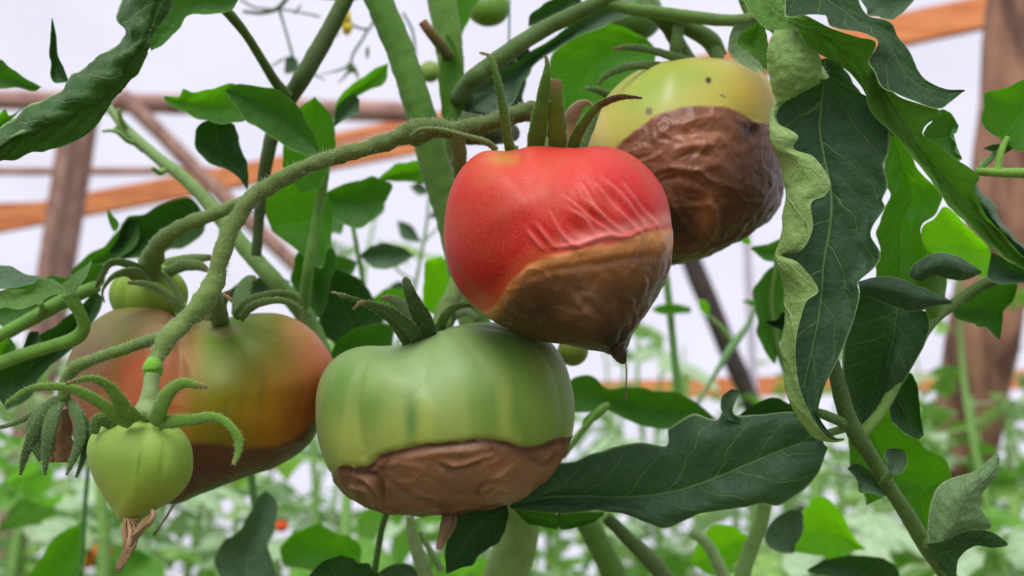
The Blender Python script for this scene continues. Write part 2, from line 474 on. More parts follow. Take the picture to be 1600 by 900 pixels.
def leafo(parent, D, outline, tip, mat, side='top', bow=4.0, tilt=(0, 0), quilt=0.5, ripple=0.6, nveins=6.0, name='leaflet', midshift=0.5, edge_teeth=0.0):
    """leaf from its outline: outline[0] is the base, outline[tip] the tip; the blade bows by `bow` mm along the midrib"""
    O = [tuple(p) for p in outline]
    A = O[:tip + 1]; B = [O[0]] + O[:tip - 1:-1]
    A = np.array([(p[0], p[1]) for p in A], float); B = np.array([(p[0], p[1]) for p in B], float)
    ln = max(np.linalg.norm(np.diff(A, axis=0), axis=1).sum(), np.linalg.norm(np.diff(B, axis=0), axis=1).sum())
    nt = int(np.clip(ln / 4.0, 12, 100))
    a = catmull(A, nt); b = catmull(B, nt)
    m = a * (1 - midshift) + b * midshift
    tq = np.linspace(0, 1, nt); so = float(A[0, 0] + A[-1, 1])
    for e_ in (a, b):
        sc_ = 1 + .16 * noise(np.stack([tq * (4 + ln / 45), tq * 0 + so, tq * 0 + (1.0 if e_ is a else 7.0)], -1)) * np.sin(tq * math.pi) ** .5
        e_[:] = m + (e_ - m) * sc_[:, None]
    k = max(4, nt // 6); ker = np.ones(k) / k
    mp = np.pad(m, ((k, k), (0, 0)), mode='edge')
    ms = np.stack([np.convolve(mp[:, j], ker, 'same')[k:-k] for j in (0, 1)], 1)
    w = np.sin(np.linspace(0, 1, nt) * math.pi)[:, None]
    m = m * (1 - w) + ms * w
    z = lambda arr, dz: np.concatenate([arr, np.full((nt, 1), 0.0) + dz], 1)
    bo = bow * np.sin(np.linspace(0.02, 1, nt) * math.pi)[:, None]
    rails = [z(a, -bo * 0.5), z(m, bo), z(b, -bo * 0.5)]
    R_ = np.stack(rails, 0)
    wd = np.linalg.norm(a - b, axis=1).max()
    nu = int(np.clip(wd / 4.0, 9, 70))
    s = np.linspace(0, 2, nu); i = np.clip(np.floor(s).astype(int), 0, 1); u = (s - i)[:, None, None]
    # parabola in depth, straight in the plane on each side
    G = R_[i] * (1 - u) + R_[i + 1] * u
    uu = np.abs(s - 1)[:, None]
    G[..., 2] = (bo[None, :, 0] * (1 - 1.5 * uu ** 1.6))
    G = G.transpose(1, 0, 2)
    x, y, dz = G[..., 0], G[..., 1], G[..., 2]
    x0, y0 = x.mean(), y.mean()
    d = D + dz / 1000.0 + tilt[0] / 1000.0 * (x - x0) / 100 + tilt[1] / 1000.0 * (y - y0) / 100
    return blade(name, parent, W(x, y, d), nt, nu, mat, side, 0.5, quilt, ripple, nveins)

_ico = {}
def ico(sub):
    if sub in _ico: return _ico[sub]
    import bmesh
    bm = bmesh.new(); bmesh.ops.create_icosphere(bm, subdivisions=sub, radius=1.0)
    V = np.array([v.co for v in bm.verts]); Fc = np.array([[v.index for v in f.verts] for f in bm.faces]); bm.free()
    _ico[sub] = (V, Fc); return _ico[sub]

def seg_dist(px, py, line):
    """distance in px to a polyline, and position along it 0..1"""
    line = catmull(np.array(line, float), max(12, 4 * len(line)))
    best = np.full(px.shape, 1e9); tt = np.zeros(px.shape)
    n = len(line) - 1
    for k in range(n):
        a, b = line[k], line[k + 1]; ab = b - a; L2 = max(ab @ ab, 1e-9)
        t = np.clip(((px - a[0]) * ab[0] + (py - a[1]) * ab[1]) / L2, 0, 1)
        dd = np.hypot(px - a[0] - t * ab[0], py - a[1] - t * ab[1])
        m = dd < best
        best = np.where(m, dd, best); tt = np.where(m, (k + t) / n, tt)
    return best, tt

def line_side(px, py, line):
    """signed vertical offset in px below (+) a left-to-right boundary line y(x)"""
    L = np.array(line, float)
    Ls = catmull(L, 80)
    Ls = Ls[np.argsort(Ls[:, 0])]
    return py - np.interp(px, Ls[:, 0], Ls[:, 1])

def body(name, parent, c, d, Rz, sil, sub, colf, folds=(), rotf=None, ribs=None, rough=0.0, wr=0.0, split=True, mat=None, pmin=2.0, patch_label=None):
    """closed fruit body. c: centre px; d: distance; Rz: half depth (m); sil: silhouette points in px.
    colf(px,py,nz,n)->linear rgb; rotf(px,py,nz,n)->0..1; ribs=(count, amp_m, axis(3), phase); folds: [(polyline, width_px, height_mm)]"""
    nV, Fc = ico(sub)
    n = nV.copy()
    S = np.array(sil, float) - np.array(c, float)
    al = np.arctan2(-S[:, 1], S[:, 0]); r = np.hypot(S[:, 0], S[:, 1])
    o = np.argsort(al); al, r = al[o], r[o]
    al3 = np.concatenate([al - 2 * math.pi, al, al + 2 * math.pi]); r3 = np.tile(r, 3)
    q = np.linspace(-math.pi, math.pi, 721)
    cr = catmull(np.stack([al3 * 100, r3], 1), 3000)
    rq = np.interp(q, cr[:, 0] / 100, cr[:, 1])
    ker = np.hanning(19); ker /= ker.sum()
    rq = np.convolve(np.concatenate([rq[-41:-1], rq, rq[1:41]]), ker, 'same')[40:-40]
    a = np.arctan2(n[:, 1], n[:, 0]); rho = np.hypot(n[:, 0], n[:, 1])
    ra = np.interp(a, q, rq)
    # keep the shape round towards the viewer: blend to mean radius near the axis
    X = c[0] + ra * rho * np.cos(a); Y = c[1] - ra * rho * np.sin(a)
    Z = n[:, 2] * Rz
    ray = W(c[0], c[1], d) - CAMP; ray /= np.linalg.norm(ray)
    P = W(X, Y, np.full_like(X, d)) - Z[:, None] * ray
    q_ = P - CAMP; dd_ = q_ @ FWD
    X = 800 + F * (q_ @ RIGHT) / dd_; Y = 450 - F * (q_ @ UPV) / dd_
    N = normals(P, Fc)
    if (N * (P - P.mean(0))).sum() < 0: Fc = Fc[:, ::-1]; N = -N
    nz = n[:, 2]
    rot = rotf(X, Y, nz, n) if rotf is not None else np.zeros(len(P))
    h = np.zeros(len(P))
    if ribs:
        cnt, amp, ax, phs = ribs
        ax = np.array(ax, float); ax /= np.linalg.norm(ax)
        e1 = np.cross(ax, [0, 0, 1.0]); e1 /= np.linalg.norm(e1); e2 = np.cross(ax, e1)
        phi = np.arctan2(n @ e2, n @ e1); pol = n @ ax
        irr = noise(np.stack([np.cos(phi) * 1.3 + 3, np.sin(phi) * 1.3, phi * 0 + phs], -1))
        w = np.abs(np.sin(phi * cnt / 2 + 1.6 * irr + phs))
        h += amp * (w ** 0.6 - 0.75) * np.clip(1 - np.abs(pol), 0, 1) ** 0.35 * (0.35 + 0.65 * sstep(-0.6, 0.7, pol)) * 1.3
    front = sstep(-0.05, 0.15, nz)
    for ln_, wpx, mm in folds:
        dd, tt = seg_dist(X, Y, ln_)
        h += mm / 1000.0 * np.exp(-(dd / wpx) ** 2) * front * np.sin(np.clip(tt, 0.04, 0.96) * math.pi) ** 0.5
    if wr:
        wp = P / 0.015; wp = wp + 0.9 * np.stack([noise(P / 0.008 + 9), noise(P / 0.008 + 31), noise(P / 0.008 + 57)], -1)
        rg = 1 - np.abs(noise(wp)); rg2 = 1 - np.abs(noise(wp * 2.3 + 5))
        h += wr * rot * (rg ** 3 - 0.35 + 0.45 * rg2 ** 3)
    if rough: h += rough * fbm(P / 0.02, 3)
    P = P + N * h[:, None]
    C = np.clip(colf(X, Y, nz, n), 0, 1)
    C = (C ** 1.18 * .93) * (1 - rot[:, None]) + C ** 1.12 * 1.02 * rot[:, None]
    A = {'col': C, 'rot': rot}
    if rotf is not None and split:
        fm = rot[Fc].mean(1) > 0.5
        def sub_mesh(sel, nm, par):
            f = Fc[sel]; idx, inv = np.unique(f, return_inverse=True)
            return mesh(nm, P[idx], inv.reshape(-1, 3).astype(int), mat or M_FRUIT, par, {k: v[idx] for k, v in A.items()})
        o1 = sub_mesh(~fm, name, parent); o2 = sub_mesh(fm, 'rotten_patch', parent)
        if patch_label: o2['label'] = patch_label
        return o1
    return mesh(name, P, Fc, mat or M_FRUIT, parent, A)

def blob(X, Y, cx, cy, rx, ry, ang=0.0):
    ca, sa = math.cos(ang), math.sin(ang)
    x = (X - cx) * ca + (Y - cy) * sa; y = -(X - cx) * sa + (Y - cy) * ca
    return np.exp(-((x / rx) ** 2 + (y / ry) ** 2))

def mixc(C, col, w):
    w = np.clip(w, 0, 1)[:, None]
    return C * (1 - w) + np.asarray(col)[None] * w

# ------------------------------------------------------------------ the greenhouse: ground, film walls and roof, timbers
def box_between(p, q, w, h, upv=(0, 0, 1)):
    p, q = np.array(p, float), np.array(q, float)
    t = q - p; t /= np.linalg.norm(t)
    s = np.cross(t, upv); s /= np.linalg.norm(s); u = np.cross(s, t)
    V, k = [], 9
    for a in np.linspace(0, 1, k):
        c = p * (1 - a) + q * a
        for e, f in ((-1, -1), (1, -1), (1, 1), (-1, 1)):
            V.append(c + s * e * w / 2 + u * f * h / 2 + (noise(np.array([[a * 7, e, f]]))[0]) * 0.002)
    Fc = grid_faces(k, 4, True).tolist() + [(3, 2, 1, 0), tuple((k - 1) * 4 + j for j in range(4))]
    return np.array(V), Fc

def pole_between(p, q, r, seg=14, lump=0.10):
    p, q = np.array(p, float), np.array(q, float)
    n = 40
    P = p[None] + (q - p)[None] * np.linspace(0, 1, n)[:, None]
    P = P + np.stack([noise(P * 1.3 + k) for k in (1, 5, 9)], -1) * r * 0.35
    V, Fq, _ = tube_geo(P, np.full(n, r), nseg=seg)
    V = V + (V - np.repeat(P, seg, 0)) * (fbm(V / (r * 3), 3) * lump)[:, None]
    return close_tube(V, Fq, n, seg)

def wood_mat(name, c1, c2, sx=(3, 40, 40), scale=1.0, bump=0.002):
    s = NT(name)
    sc = s.n('TexCoord').outputs['Object']
    mp = s.n('Mapping', _Vector=sc); mp.inputs['Scale'].default_value = sx
    n1 = s.n('TexNoise', _Vector=mp.outputs[0], _Scale=scale, _Detail=5.0)
    n2 = s.n('TexNoise', _Vector=sc, _Scale=6.0, _Detail=2.0)
    c = s.mix(s.ramp(n1.outputs[0], (0.35, 0.68, 0, 1)), c1, c2)
    c = s.mix(s.ramp(n2.outputs[0], (0.5, 0.75, 0, 0.35)), c, tuple(np.array(c2) * 0.6))
    b = s.n('Bump', _Height=n1.outputs[0], _Strength=0.5, _Distance=bump)
    return s.end(s.n('BsdfPrincipled', _Base_Color=c, _Roughness=0.75, _Normal=b))

M_PLANK = wood_mat('new_pine_plank', lin((208, 132, 74)), lin((184, 102, 54)))
M_POLE = wood_mat('debarked_pole', lin((172, 134, 120)), lin((128, 92, 80)), (6, 30, 30))
M_POST = wood_mat('weathered_post', lin((166, 130, 114)), lin((128, 94, 80)), (40, 40, 4))
M_BARK = wood_mat('bark_covered_post', lin((160, 116, 90)), lin((84, 54, 40)), (14, 14, 3), 1.0, 0.01)
M_DARKPOST = wood_mat('dark_brown_post', lin((70, 56, 50)), lin((46, 36, 34)), (30, 30, 6))  # dark brown wood with darker grain

def film_mat():
    s = NT('greenhouse_film')
    sc = s.n('TexCoord').outputs['Object']
    n1 = s.n('TexNoise', _Vector=sc, _Scale=0.9, _Detail=3.0)
    c = s.mix(s.ramp(n1.outputs[0], (0.35, 0.7, 0, 1)), (0.93, 0.93, 0.95), (0.86, 0.86, 0.90))
    t = s.n('BsdfTransparent', _Color=c)
    d = s.n('BsdfTranslucent', _Color=(0.9, 0.9, 0.92))
    g = s.n('BsdfDiffuse', _Color=(0.8, 0.8, 0.82))
    m1 = s.n('MixShader', _0=0.5, _1=d, _2=g)
    return s.end(s.n('MixShader', _0=0.14, _1=t, _2=m1))
M_FILM = film_mat()
M_SOIL = plain_mat('dry_soil', lin((120, 104, 78)), 0.95, nscale=3.0, c2=lin((88, 98, 58)), bump=0.02)

YB, XL, XR, ZE, YR, ZR, YF = 7.2, -9.0, 9.0, 2.75, 2.2, 4.6, -3.0
def panel(name, pts, nx=24, ny=10, kind='structure', mat=M_FILM, amp=0.02, hole=None):
    p = [np.array(a, float) for a in pts]
    u = np.linspace(0, 1, nx)[None, :, None]; v = np.linspace(0, 1, ny)[:, None, None]
    G = (p[0] * (1 - u) + p[1] * u) * (1 - v) + (p[3] * (1 - u) + p[2] * u) * v
    G = G.reshape(-1, 3)
    nn = np.cross(p[1] - p[0], p[3] - p[0]); nn /= np.linalg.norm(nn)
    G = G + nn[None] * (noise(G * 0.8 + 3) * amp)[:, None]
    o = mesh(name, G, grid_faces(ny, nx), mat, None)
    o['kind'] = kind
    return o
panel('floor', [(XL, YF, 0), (XR, YF, 0), (XR, YB, 0), (XL, YB, 0)], 60, 40, mat=M_SOIL, amp=0.05)
panel('wall_back', [(XL, YB, 0), (XR, YB, 0), (XR, YB, ZE), (XL, YB, ZE)])
panel('wall_front', [(XL, YF, 0), (XR, YF, 0), (XR, YF, ZE), (XL, YF, ZE)])
panel('wall_left', [(XL, YF, 0), (XL, YB, 0), (XL, YB, ZE), (XL, YF, ZE)])
panel('wall_right', [(XR, YF, 0), (XR, YB, 0), (XR, YB, ZE), (XR, YF, ZE)])
panel('ceiling', [(XL, YR, ZR), (XR, YR, ZR), (XR, YB, ZE), (XL, YB, ZE)])
panel('ceiling', [(XL, YR, ZR), (XR, YR, ZR), (XR, YF, ZE), (XL, YF, ZE)])

def timber(name, label, cat, p, q, size, mat, shape='box', group=None, h=None):
    if shape == 'box': V, Fc = box_between(p, q, size, h or size * 0.5, (0, 0, 1) if abs(q[2] - p[2]) < 0.8 * np.linalg.norm(np.array(q) - p) else (0, 1, 0))
    else: V, Fc = pole_between(p, q, size)
    o = mesh(name, V, Fc, mat, None, smooth=(shape != 'box'))
    return tag(o, label, cat, group)

def wpt(px, py, d): return W(px, py, d)
# planks and poles of the frame (all 2.5 to 6.5 m away)
timber('wooden_pole', 'round debarked pole crossing level behind the upper left leaves', 'pole', wpt(-260, 150, 4.6), wpt(650, 176, 4.6), 0.052, M_POLE, 'pole')
timber('wooden_batten', 'thin brown batten level below the round pole on the left', 'batten', wpt(-260, 271, 5.2), wpt(330, 267, 5.2), 0.024, M_POLE, 'pole')
timber('wooden_post', 'left plank of the upright pair of brown posts at far left', 'post', wpt(-16, 1010, 4.4), wpt(119, 150, 4.4), 0.066, M_POST, 'box', h=0.10)
timber('wooden_post', 'right plank of the upright pair of brown posts at far left', 'post', wpt(10, 1010, 4.6), wpt(144, 150, 4.6), 0.055, M_POST, 'box', h=0.10)
timber('wooden_beam', 'long orange sawn plank rising to the right behind the upright post pair', 'beam', wpt(-260, 395, 5.0), wpt(700, 213, 5.0), 0.04, M_PLANK, 'box', h=0.13)
timber('wooden_beam', 'narrow orange plank just above the long one at left edge', 'beam', wpt(-200, 330, 5.3), wpt(90, 322, 5.3), 0.04, M_PLANK, 'box', h=0.045)
timber('wooden_beam', 'short orange plank ending behind the thick green stem', 'beam', wpt(500, 222, 5.4), wpt(760, 168, 5.4), 0.04, M_PLANK, 'box', h=0.06)
timber('wooden_pole', 'brown slanting pole running down to the right behind the hanging vine', 'pole', wpt(190, 150, 4.5), wpt(520, 470, 4.5), 0.040, M_POST, 'pole')
timber('wooden_beam', 'bright orange plank at top right', 'beam', wpt(1020, 130, 4.2), wpt(1700, -15, 4.2), 0.05, M_PLANK, 'box', h=0.155)
timber('wooden_post', 'thick bark covered post at right edge', 'post', wpt(1610, -60, 2.6), wpt(1430, 1150, 2.6), 0.096, M_BARK, 'pole')
timber('wooden_post', 'dark slanting post below the brown and yellow tomato', 'post', wpt(1030, 280, 3.4), wpt(1315, 965, 3.4), 0.038, M_DARKPOST, 'pole')
timber('plastic_pipe', 'thin pale grey upright pipe behind the right leaves', 'pipe', wpt(1150, 60, 4.8), wpt(1196, 960, 4.8), 0.022, plain_mat('pale_plastic', lin((205, 195, 210)), 0.5), 'pole')
timber('wooden_beam', 'low orange rail along the foot of the film wall', 'beam', wpt(820, 614, 6.4), wpt(1700, 590, 6.4), 0.05, M_PLANK, 'box', h=0.135)

# ------------------------------------------------------------------ tomatoes
def ramp2(C, colA, colB, t): 
    t = np.clip(t, 0, 1)[:, None]; return np.asarray(colA)[None] * (1 - t) + np.asarray(colB)[None] * t
L = lin

# -- red tomato
t = thing('tomato', 'red tomato with brown rotten underside and wrinkled skin, in the middle', 'tomato', W(872, 560, .335), 'rotting tomatoes on the vine')
bnd_red = [(640, 560), (700, 520), (772, 474), (800, 436), (835, 408), (880, 394), (925, 384), (965, 376), (1005, 362), (1030, 358), (1075, 352)]
bnd_red2 = [(640, 600), (740, 540), (780, 490), (805, 455), (840, 430), (890, 422), (930, 408), (975, 398), (1010, 396), (1080, 392)]
def red_rot(X, Y, nz, n): return sstep(-3, 8, line_side(X, Y, bnd_red) + 3 * noise(np.stack([X / 18, Y / 18, nz * 4], -1)))
def red_col(X, Y, nz, n):
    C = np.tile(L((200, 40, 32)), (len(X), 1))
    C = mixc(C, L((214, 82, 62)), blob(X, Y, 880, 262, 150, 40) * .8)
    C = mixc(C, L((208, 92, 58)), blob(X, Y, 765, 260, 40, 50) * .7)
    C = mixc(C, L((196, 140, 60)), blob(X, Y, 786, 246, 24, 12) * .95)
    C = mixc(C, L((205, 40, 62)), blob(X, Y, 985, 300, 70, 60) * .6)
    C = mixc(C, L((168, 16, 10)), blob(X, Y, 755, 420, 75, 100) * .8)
    C = mixc(C, L((176, 24, 12)), blob(X, Y, 903, 356, 16, 9, .6) * .9)  # fold pocket painted deeper red, its shade contrast put into the colour
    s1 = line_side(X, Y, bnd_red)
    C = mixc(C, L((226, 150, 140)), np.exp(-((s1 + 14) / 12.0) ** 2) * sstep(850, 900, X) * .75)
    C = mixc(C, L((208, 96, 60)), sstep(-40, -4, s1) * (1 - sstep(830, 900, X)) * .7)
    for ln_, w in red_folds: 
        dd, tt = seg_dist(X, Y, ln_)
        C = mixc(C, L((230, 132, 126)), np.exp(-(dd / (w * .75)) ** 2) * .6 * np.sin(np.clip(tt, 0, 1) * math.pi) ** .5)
    r = red_rot(X, Y, nz, n)
    s2 = line_side(X, Y, bnd_red2) + 5 * noise(np.stack([X / 25, Y / 25, nz * 3], -1))
    K = ramp2(None, L((208, 150, 92)), L((176, 118, 68)), sstep(-28, -2, s2))
    K = mixc(K, L((112, 78, 48)), sstep(-8, 14, s2))
    K = mixc(K, L((94, 66, 42)), sstep(10, 60, s2) )
    K = mixc(K, L((150, 104, 62)), blob(X, Y, 960, 425, 70, 22) * .5)
    K = mixc(K, L((172, 134, 98)), blob(X, Y, 912, 480, 30, 22, .5) * .6)
    K = mixc(K, L((170, 132, 98)), blob(X, Y, 882, 490, 14, 9) * .5)
    K = mixc(K, L((34, 22, 16)), blob(X, Y, 965, 535, 34, 30) * .95)
    K = mixc(K, L((70, 52, 34)), blob(X, Y, 830, 490, 50, 30) * .6)
    return C * (1 - r[:, None]) + K * r[:, None]
red_folds = [([(891, 327), (917, 344), (929, 369)], 4), ([(862, 335), (878, 365), (900, 384), (925, 377)], 4.5), ([(824, 360), (849, 390)], 4),
    ([(840, 352), (866, 386)], 4), ([(900, 322), (929, 344), (955, 365)], 3.5), ([(917, 314), (950, 344), (976, 367)], 3.5), ([(929, 284), (959, 318), (984, 348), (1001, 365)], 4.5),
    ([(942, 278), (976, 310), (1009, 356)], 4), ([(971, 284), (1001, 322), (1026, 352)], 3.5), ([(883, 306), (908, 327), (933, 352)], 3.5), ([(908, 284), (933, 327), (955, 356)], 4.5),
    ([(862, 386), (891, 384), (925, 375), (950, 368), (976, 370), (1005, 358), (1026, 354)], 4.5)]
rf = [(a, w * .75, .95) for a, w in red_folds] + [([(x + 6, y - 3) for x, y in a], w, -.55) for a, w in red_folds[:-1]] + [([(886, 338), (905, 360), (915, 366)], 9, -1.0), ([(945, 300), (968, 330)], 7, -1.2), ([(990, 312), (1012, 340)], 6, -.7), ([(925, 332), (940, 352)], 5, -.6),
    ([(790, 243), (808, 250), (812, 236)], 7, -1.3), ([(700, 400), (730, 450), (770, 495)], 6, -.6), ([(750, 360), (800, 330), (850, 300)], 16, .5),
    ([(890, 455), (905, 475), (930, 500)], 5, .9), ([(875, 480), (900, 490), (925, 480)], 5, .8), ([(915, 470), (945, 500), (950, 520)], 6, -1.0), ([(1035, 440), (1010, 490), (990, 520)], 5, -1.2), ([(1020, 470), (995, 500), (975, 530)], 4, .9),
    ([(800, 450), (850, 425), (920, 415), (990, 402), (1046, 402)], 6, -.8), ([(955, 520), (950, 545)], 6, .9), ([(975, 515), (968, 545)], 5, -.9)]
red_sil = [(745, 243), (760, 237), (790, 237), (812, 233), (835, 229), (870, 231), (905, 232), (930, 229), (955, 231), (985, 243), (1015, 268), (1037, 300), (1048, 345), (1050, 390), (1042, 430), (1025, 465), (1003, 497), (987, 522),
    (975, 546), (960, 553), (940, 546), (890, 538), (840, 528), (800, 515), (770, 500), (740, 476), (715, 448), (699, 410), (694, 370), (697, 330), (708, 290), (724, 262)]
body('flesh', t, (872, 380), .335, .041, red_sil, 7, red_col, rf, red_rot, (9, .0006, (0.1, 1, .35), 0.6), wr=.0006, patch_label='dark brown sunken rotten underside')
tube('blossom_nub', [(955, 520, .334, 10), (957, 532, .325, 24), (963, 545, .324, 18), (968, 554, .324, 14), (971, 561, .325, 10), (971, 566, .326, 3)], t, L((44, 28, 20)), L((74, 46, 32)), 0, flat=.9, bump=.35, mat=plain_mat('dried_blossom_end', L((58, 38, 26)), .35, nscale=300.0, c2=L((26, 16, 12)), bump=.0006))
tube('dry_style', [(976, 556, .330, 1.4), (979, 580, .330, 1.1), (978, 605, .330, 1.2), (977, 626, .330, 2.2)], t, L((130, 130, 70)), L((90, 80, 50)), 0)
RS = L((70, 122, 34)); 
sepal(t, [(806, 238, .335, 9), (797, 232, .333, 9.5), (790, 190, .322, 9), (781, 140, .314, 7.5), (772, 106, .310, 5.5), (765, 88, .309, 4), (750, 82, .310, 2)], RS, BROWN, .9)
sepal(t, [(836, 240, .335, 11), (838, 215, .330, 12), (845, 170, .322, 10.5), (853, 125, .316, 7), (855, 100, .314, 3), (852, 86, .314, 1.5)], RS, BROWN, .93)
sepal(t, [(872, 240, .335, 12), (871, 215, .330, 12.5), (869, 175, .324, 12), (868, 152, .321, 10.5), (869, 138, .320, 9), (868, 124, .320, 7)], L((88, 120, 32)), L((110, 72, 50)), .84, label='broken sepal with a brown stub end')
sepal(t, [(893, 238, .335, 9), (900, 215, .330, 8), (915, 188, .323, 7), (938, 164, .317, 6), (968, 152, .312, 5), (990, 152, .309, 3), (1003, 153, .308, 1.5)], RS, L((80, 52, 36)), .55)
sepal(t, [(904, 240, .345, 8), (914, 212, .348, 8), (930, 180, .350, 5), (940, 160, .352, 2)], L((58, 86, 36)), BROWN, .95)
sepal(t, [(884, 240, .34, 6), (885, 210, .34, 9), (893, 182, .338, 10), (905, 165, .336, 7), (918, 160, .335, 3), (926, 168, .335, 1.5)], L((160, 140, 110)), L((150, 118, 96)), .4, label='withered tan sepal')

# -- yellow tomato behind right
t = thing('tomato', 'yellow green tomato with large wrinkled brown patch, behind the red one', 'tomato', W(1075, 410, .41), 'rotting tomatoes on the vine')
bnd_y = [(840, 320), (905, 275), (945, 243), (975, 216), (1005, 194), (1040, 174), (1080, 166), (1130, 166), (1158, 178), (1182, 191), (1205, 192), (1225, 182), (1270, 170)]
def y_rot(X, Y, nz, n): return sstep(-2.5, 3.5, line_side(X, Y, bnd_y) + 2.5 * noise(np.stack([X / 14, Y / 14, nz * 4], -1)))
def y_col(X, Y, nz, n):
    C = np.tile(L((186, 178, 86)), (len(X), 1))
    C = mixc(C, L((146, 172, 62)), blob(X, Y, 1020, 140, 60, 40, -.6) * .9)
    C = mixc(C, L((150, 172, 70)), blob(X, Y, 1075, 118, 60, 22) * .6)
    C = mixc(C, L((196, 196, 140)), blob(X, Y, 1045, 142, 9, 22, .2) * .8)
    C = mixc(C, L((206, 190, 130)), blob(X, Y, 935, 205, 18, 40) * .8)
    C = mixc(C, L((196, 168, 66)), blob(X, Y, 1180, 140, 40, 50) * .9)
    C = mixc(C, L((160, 160, 60)), blob(X, Y, 1000, 190, 30, 20) * .5)
    C = mixc(C, L((96, 74, 44)), sstep(.35, .7, blob(X, Y, 1014, 174, 7, 8)) * .8)
    C = mixc(C, L((60, 48, 30)), sstep(.4, .6, blob(X, Y, 1107, 125, 6, 6)))
    C = mixc(C, L((110, 88, 50)), sstep(.5, .7, blob(X, Y, 1130, 149, 7, 2.2, .5)))
    r = y_rot(X, Y, nz, n)
    K = np.tile(L((134, 88, 62)), (len(X), 1))
    K = mixc(K, L((168, 118, 90)), blob(X, Y, 1090, 215, 50, 34) * .8)
    K = mixc(K, L((120, 74, 42)), blob(X, Y, 990, 225, 60, 30, -.5) * .6)
    K = mixc(K, L((100, 66, 44)), sstep(230, 330, Y) * .8)
    K = mixc(K, L((84, 60, 44)), blob(X, Y, 1190, 290, 60, 90) * .9)
    K = mixc(K, L((60, 40, 30)), blob(X, Y, 1075, 355, 60, 26, .4) * .85)
    K = mixc(K, L((186, 120, 78)), blob(X, Y, 1105, 335, 17, 36, .15) * .8)
    K = mixc(K, L((46, 32, 26)), blob(X, Y, 1172, 205, 16, 14) * .8)
    K = mixc(K, L((110, 104, 64)), sstep(395, 412, Y) * .7)
    return C * (1 - r[:, None]) + K * r[:, None]
yf = [([(1040, 190), (1060, 196), (1090, 188), (1130, 182)], 6, 1.0), ([(1025, 215), (1045, 200), (1042, 190)], 5, .9), ([(1050, 215), (1090, 205), (1140, 205)], 6, -1.0), ([(1045, 236), (1085, 228), (1130, 225)], 6, 1.0),
      ([(1060, 250), (1080, 238), (1110, 245)], 5, -.8), ([(1025, 268), (1050, 262), (1090, 266), (1120, 258)], 5, 1.1), ([(1090, 266), (1110, 282), (1130, 285)], 4, .9), ([(1035, 285), (1065, 276), (1095, 290)], 5, -.9),
      ([(1060, 300), (1075, 330), (1110, 372)], 3.5, 1.0), ([(1048, 310), (1065, 345), (1095, 375)], 3.5, 1.0), ([(1070, 320), (1090, 350), (1112, 365)], 3.5, -.8), ([(1090, 318), (1110, 320), (1118, 345), (1112, 372)], 6, 1.0),
      ([(1172, 195), (1176, 212)], 8, -1.5), ([(960, 240), (1000, 210), (1040, 190)], 9, -.5), ([(1120, 230), (1150, 262), (1155, 300)], 12, -.7), ([(1060, 205), (1070, 225), (1075, 250)], 5, .5), ([(1200, 230), (1190, 300), (1160, 350)], 16, .5)]
y_sil = [(916, 225), (918, 203), (930, 175), (950, 150), (980, 122), (1015, 103), (1060, 93), (1110, 91), (1150, 96), (1185, 111), (1205, 132), (1216, 160), (1222, 200), (1225, 245), (1224, 290), (1214, 325), (1190, 351), (1150, 378), (1100, 400), (1055, 411), (1010, 405), (970, 370), (935, 310), (920, 265)]
body('flesh', t, (1075, 250), .41, .044, y_sil, 7, y_col, yf, y_rot, (8, .0005, (0, 1, .2), 2.0), wr=.0011, patch_label='wrinkled dark brown rotten patch')
YS = L((56, 84, 34))
sepal(t, [(1085, 98, .405, 7), (1050, 88, .40, 6), (1015, 78, .395, 5), (985, 74, .39, 4), (960, 76, .388, 2)], YS, BROWN, .93)
sepal(t, [(1040, 104, .405, 6), (1010, 102, .395, 5.5), (975, 106, .388, 5), (948, 118, .385, 4), (934, 132, .385, 1.5)], YS, BROWN, .95)
sepal(t, [(975, 158, .41, 6), (950, 148, .405, 6), (930, 140, .40, 4), (915, 138, .40, 2)], YS, BROWN, .95)
tube('stalk', [(1124, 98, .41, 9), (1120, 86, .412, 10), (1113, 70, .415, 13)], t, L((80, 108, 48)), L((60, 84, 36)), .5)

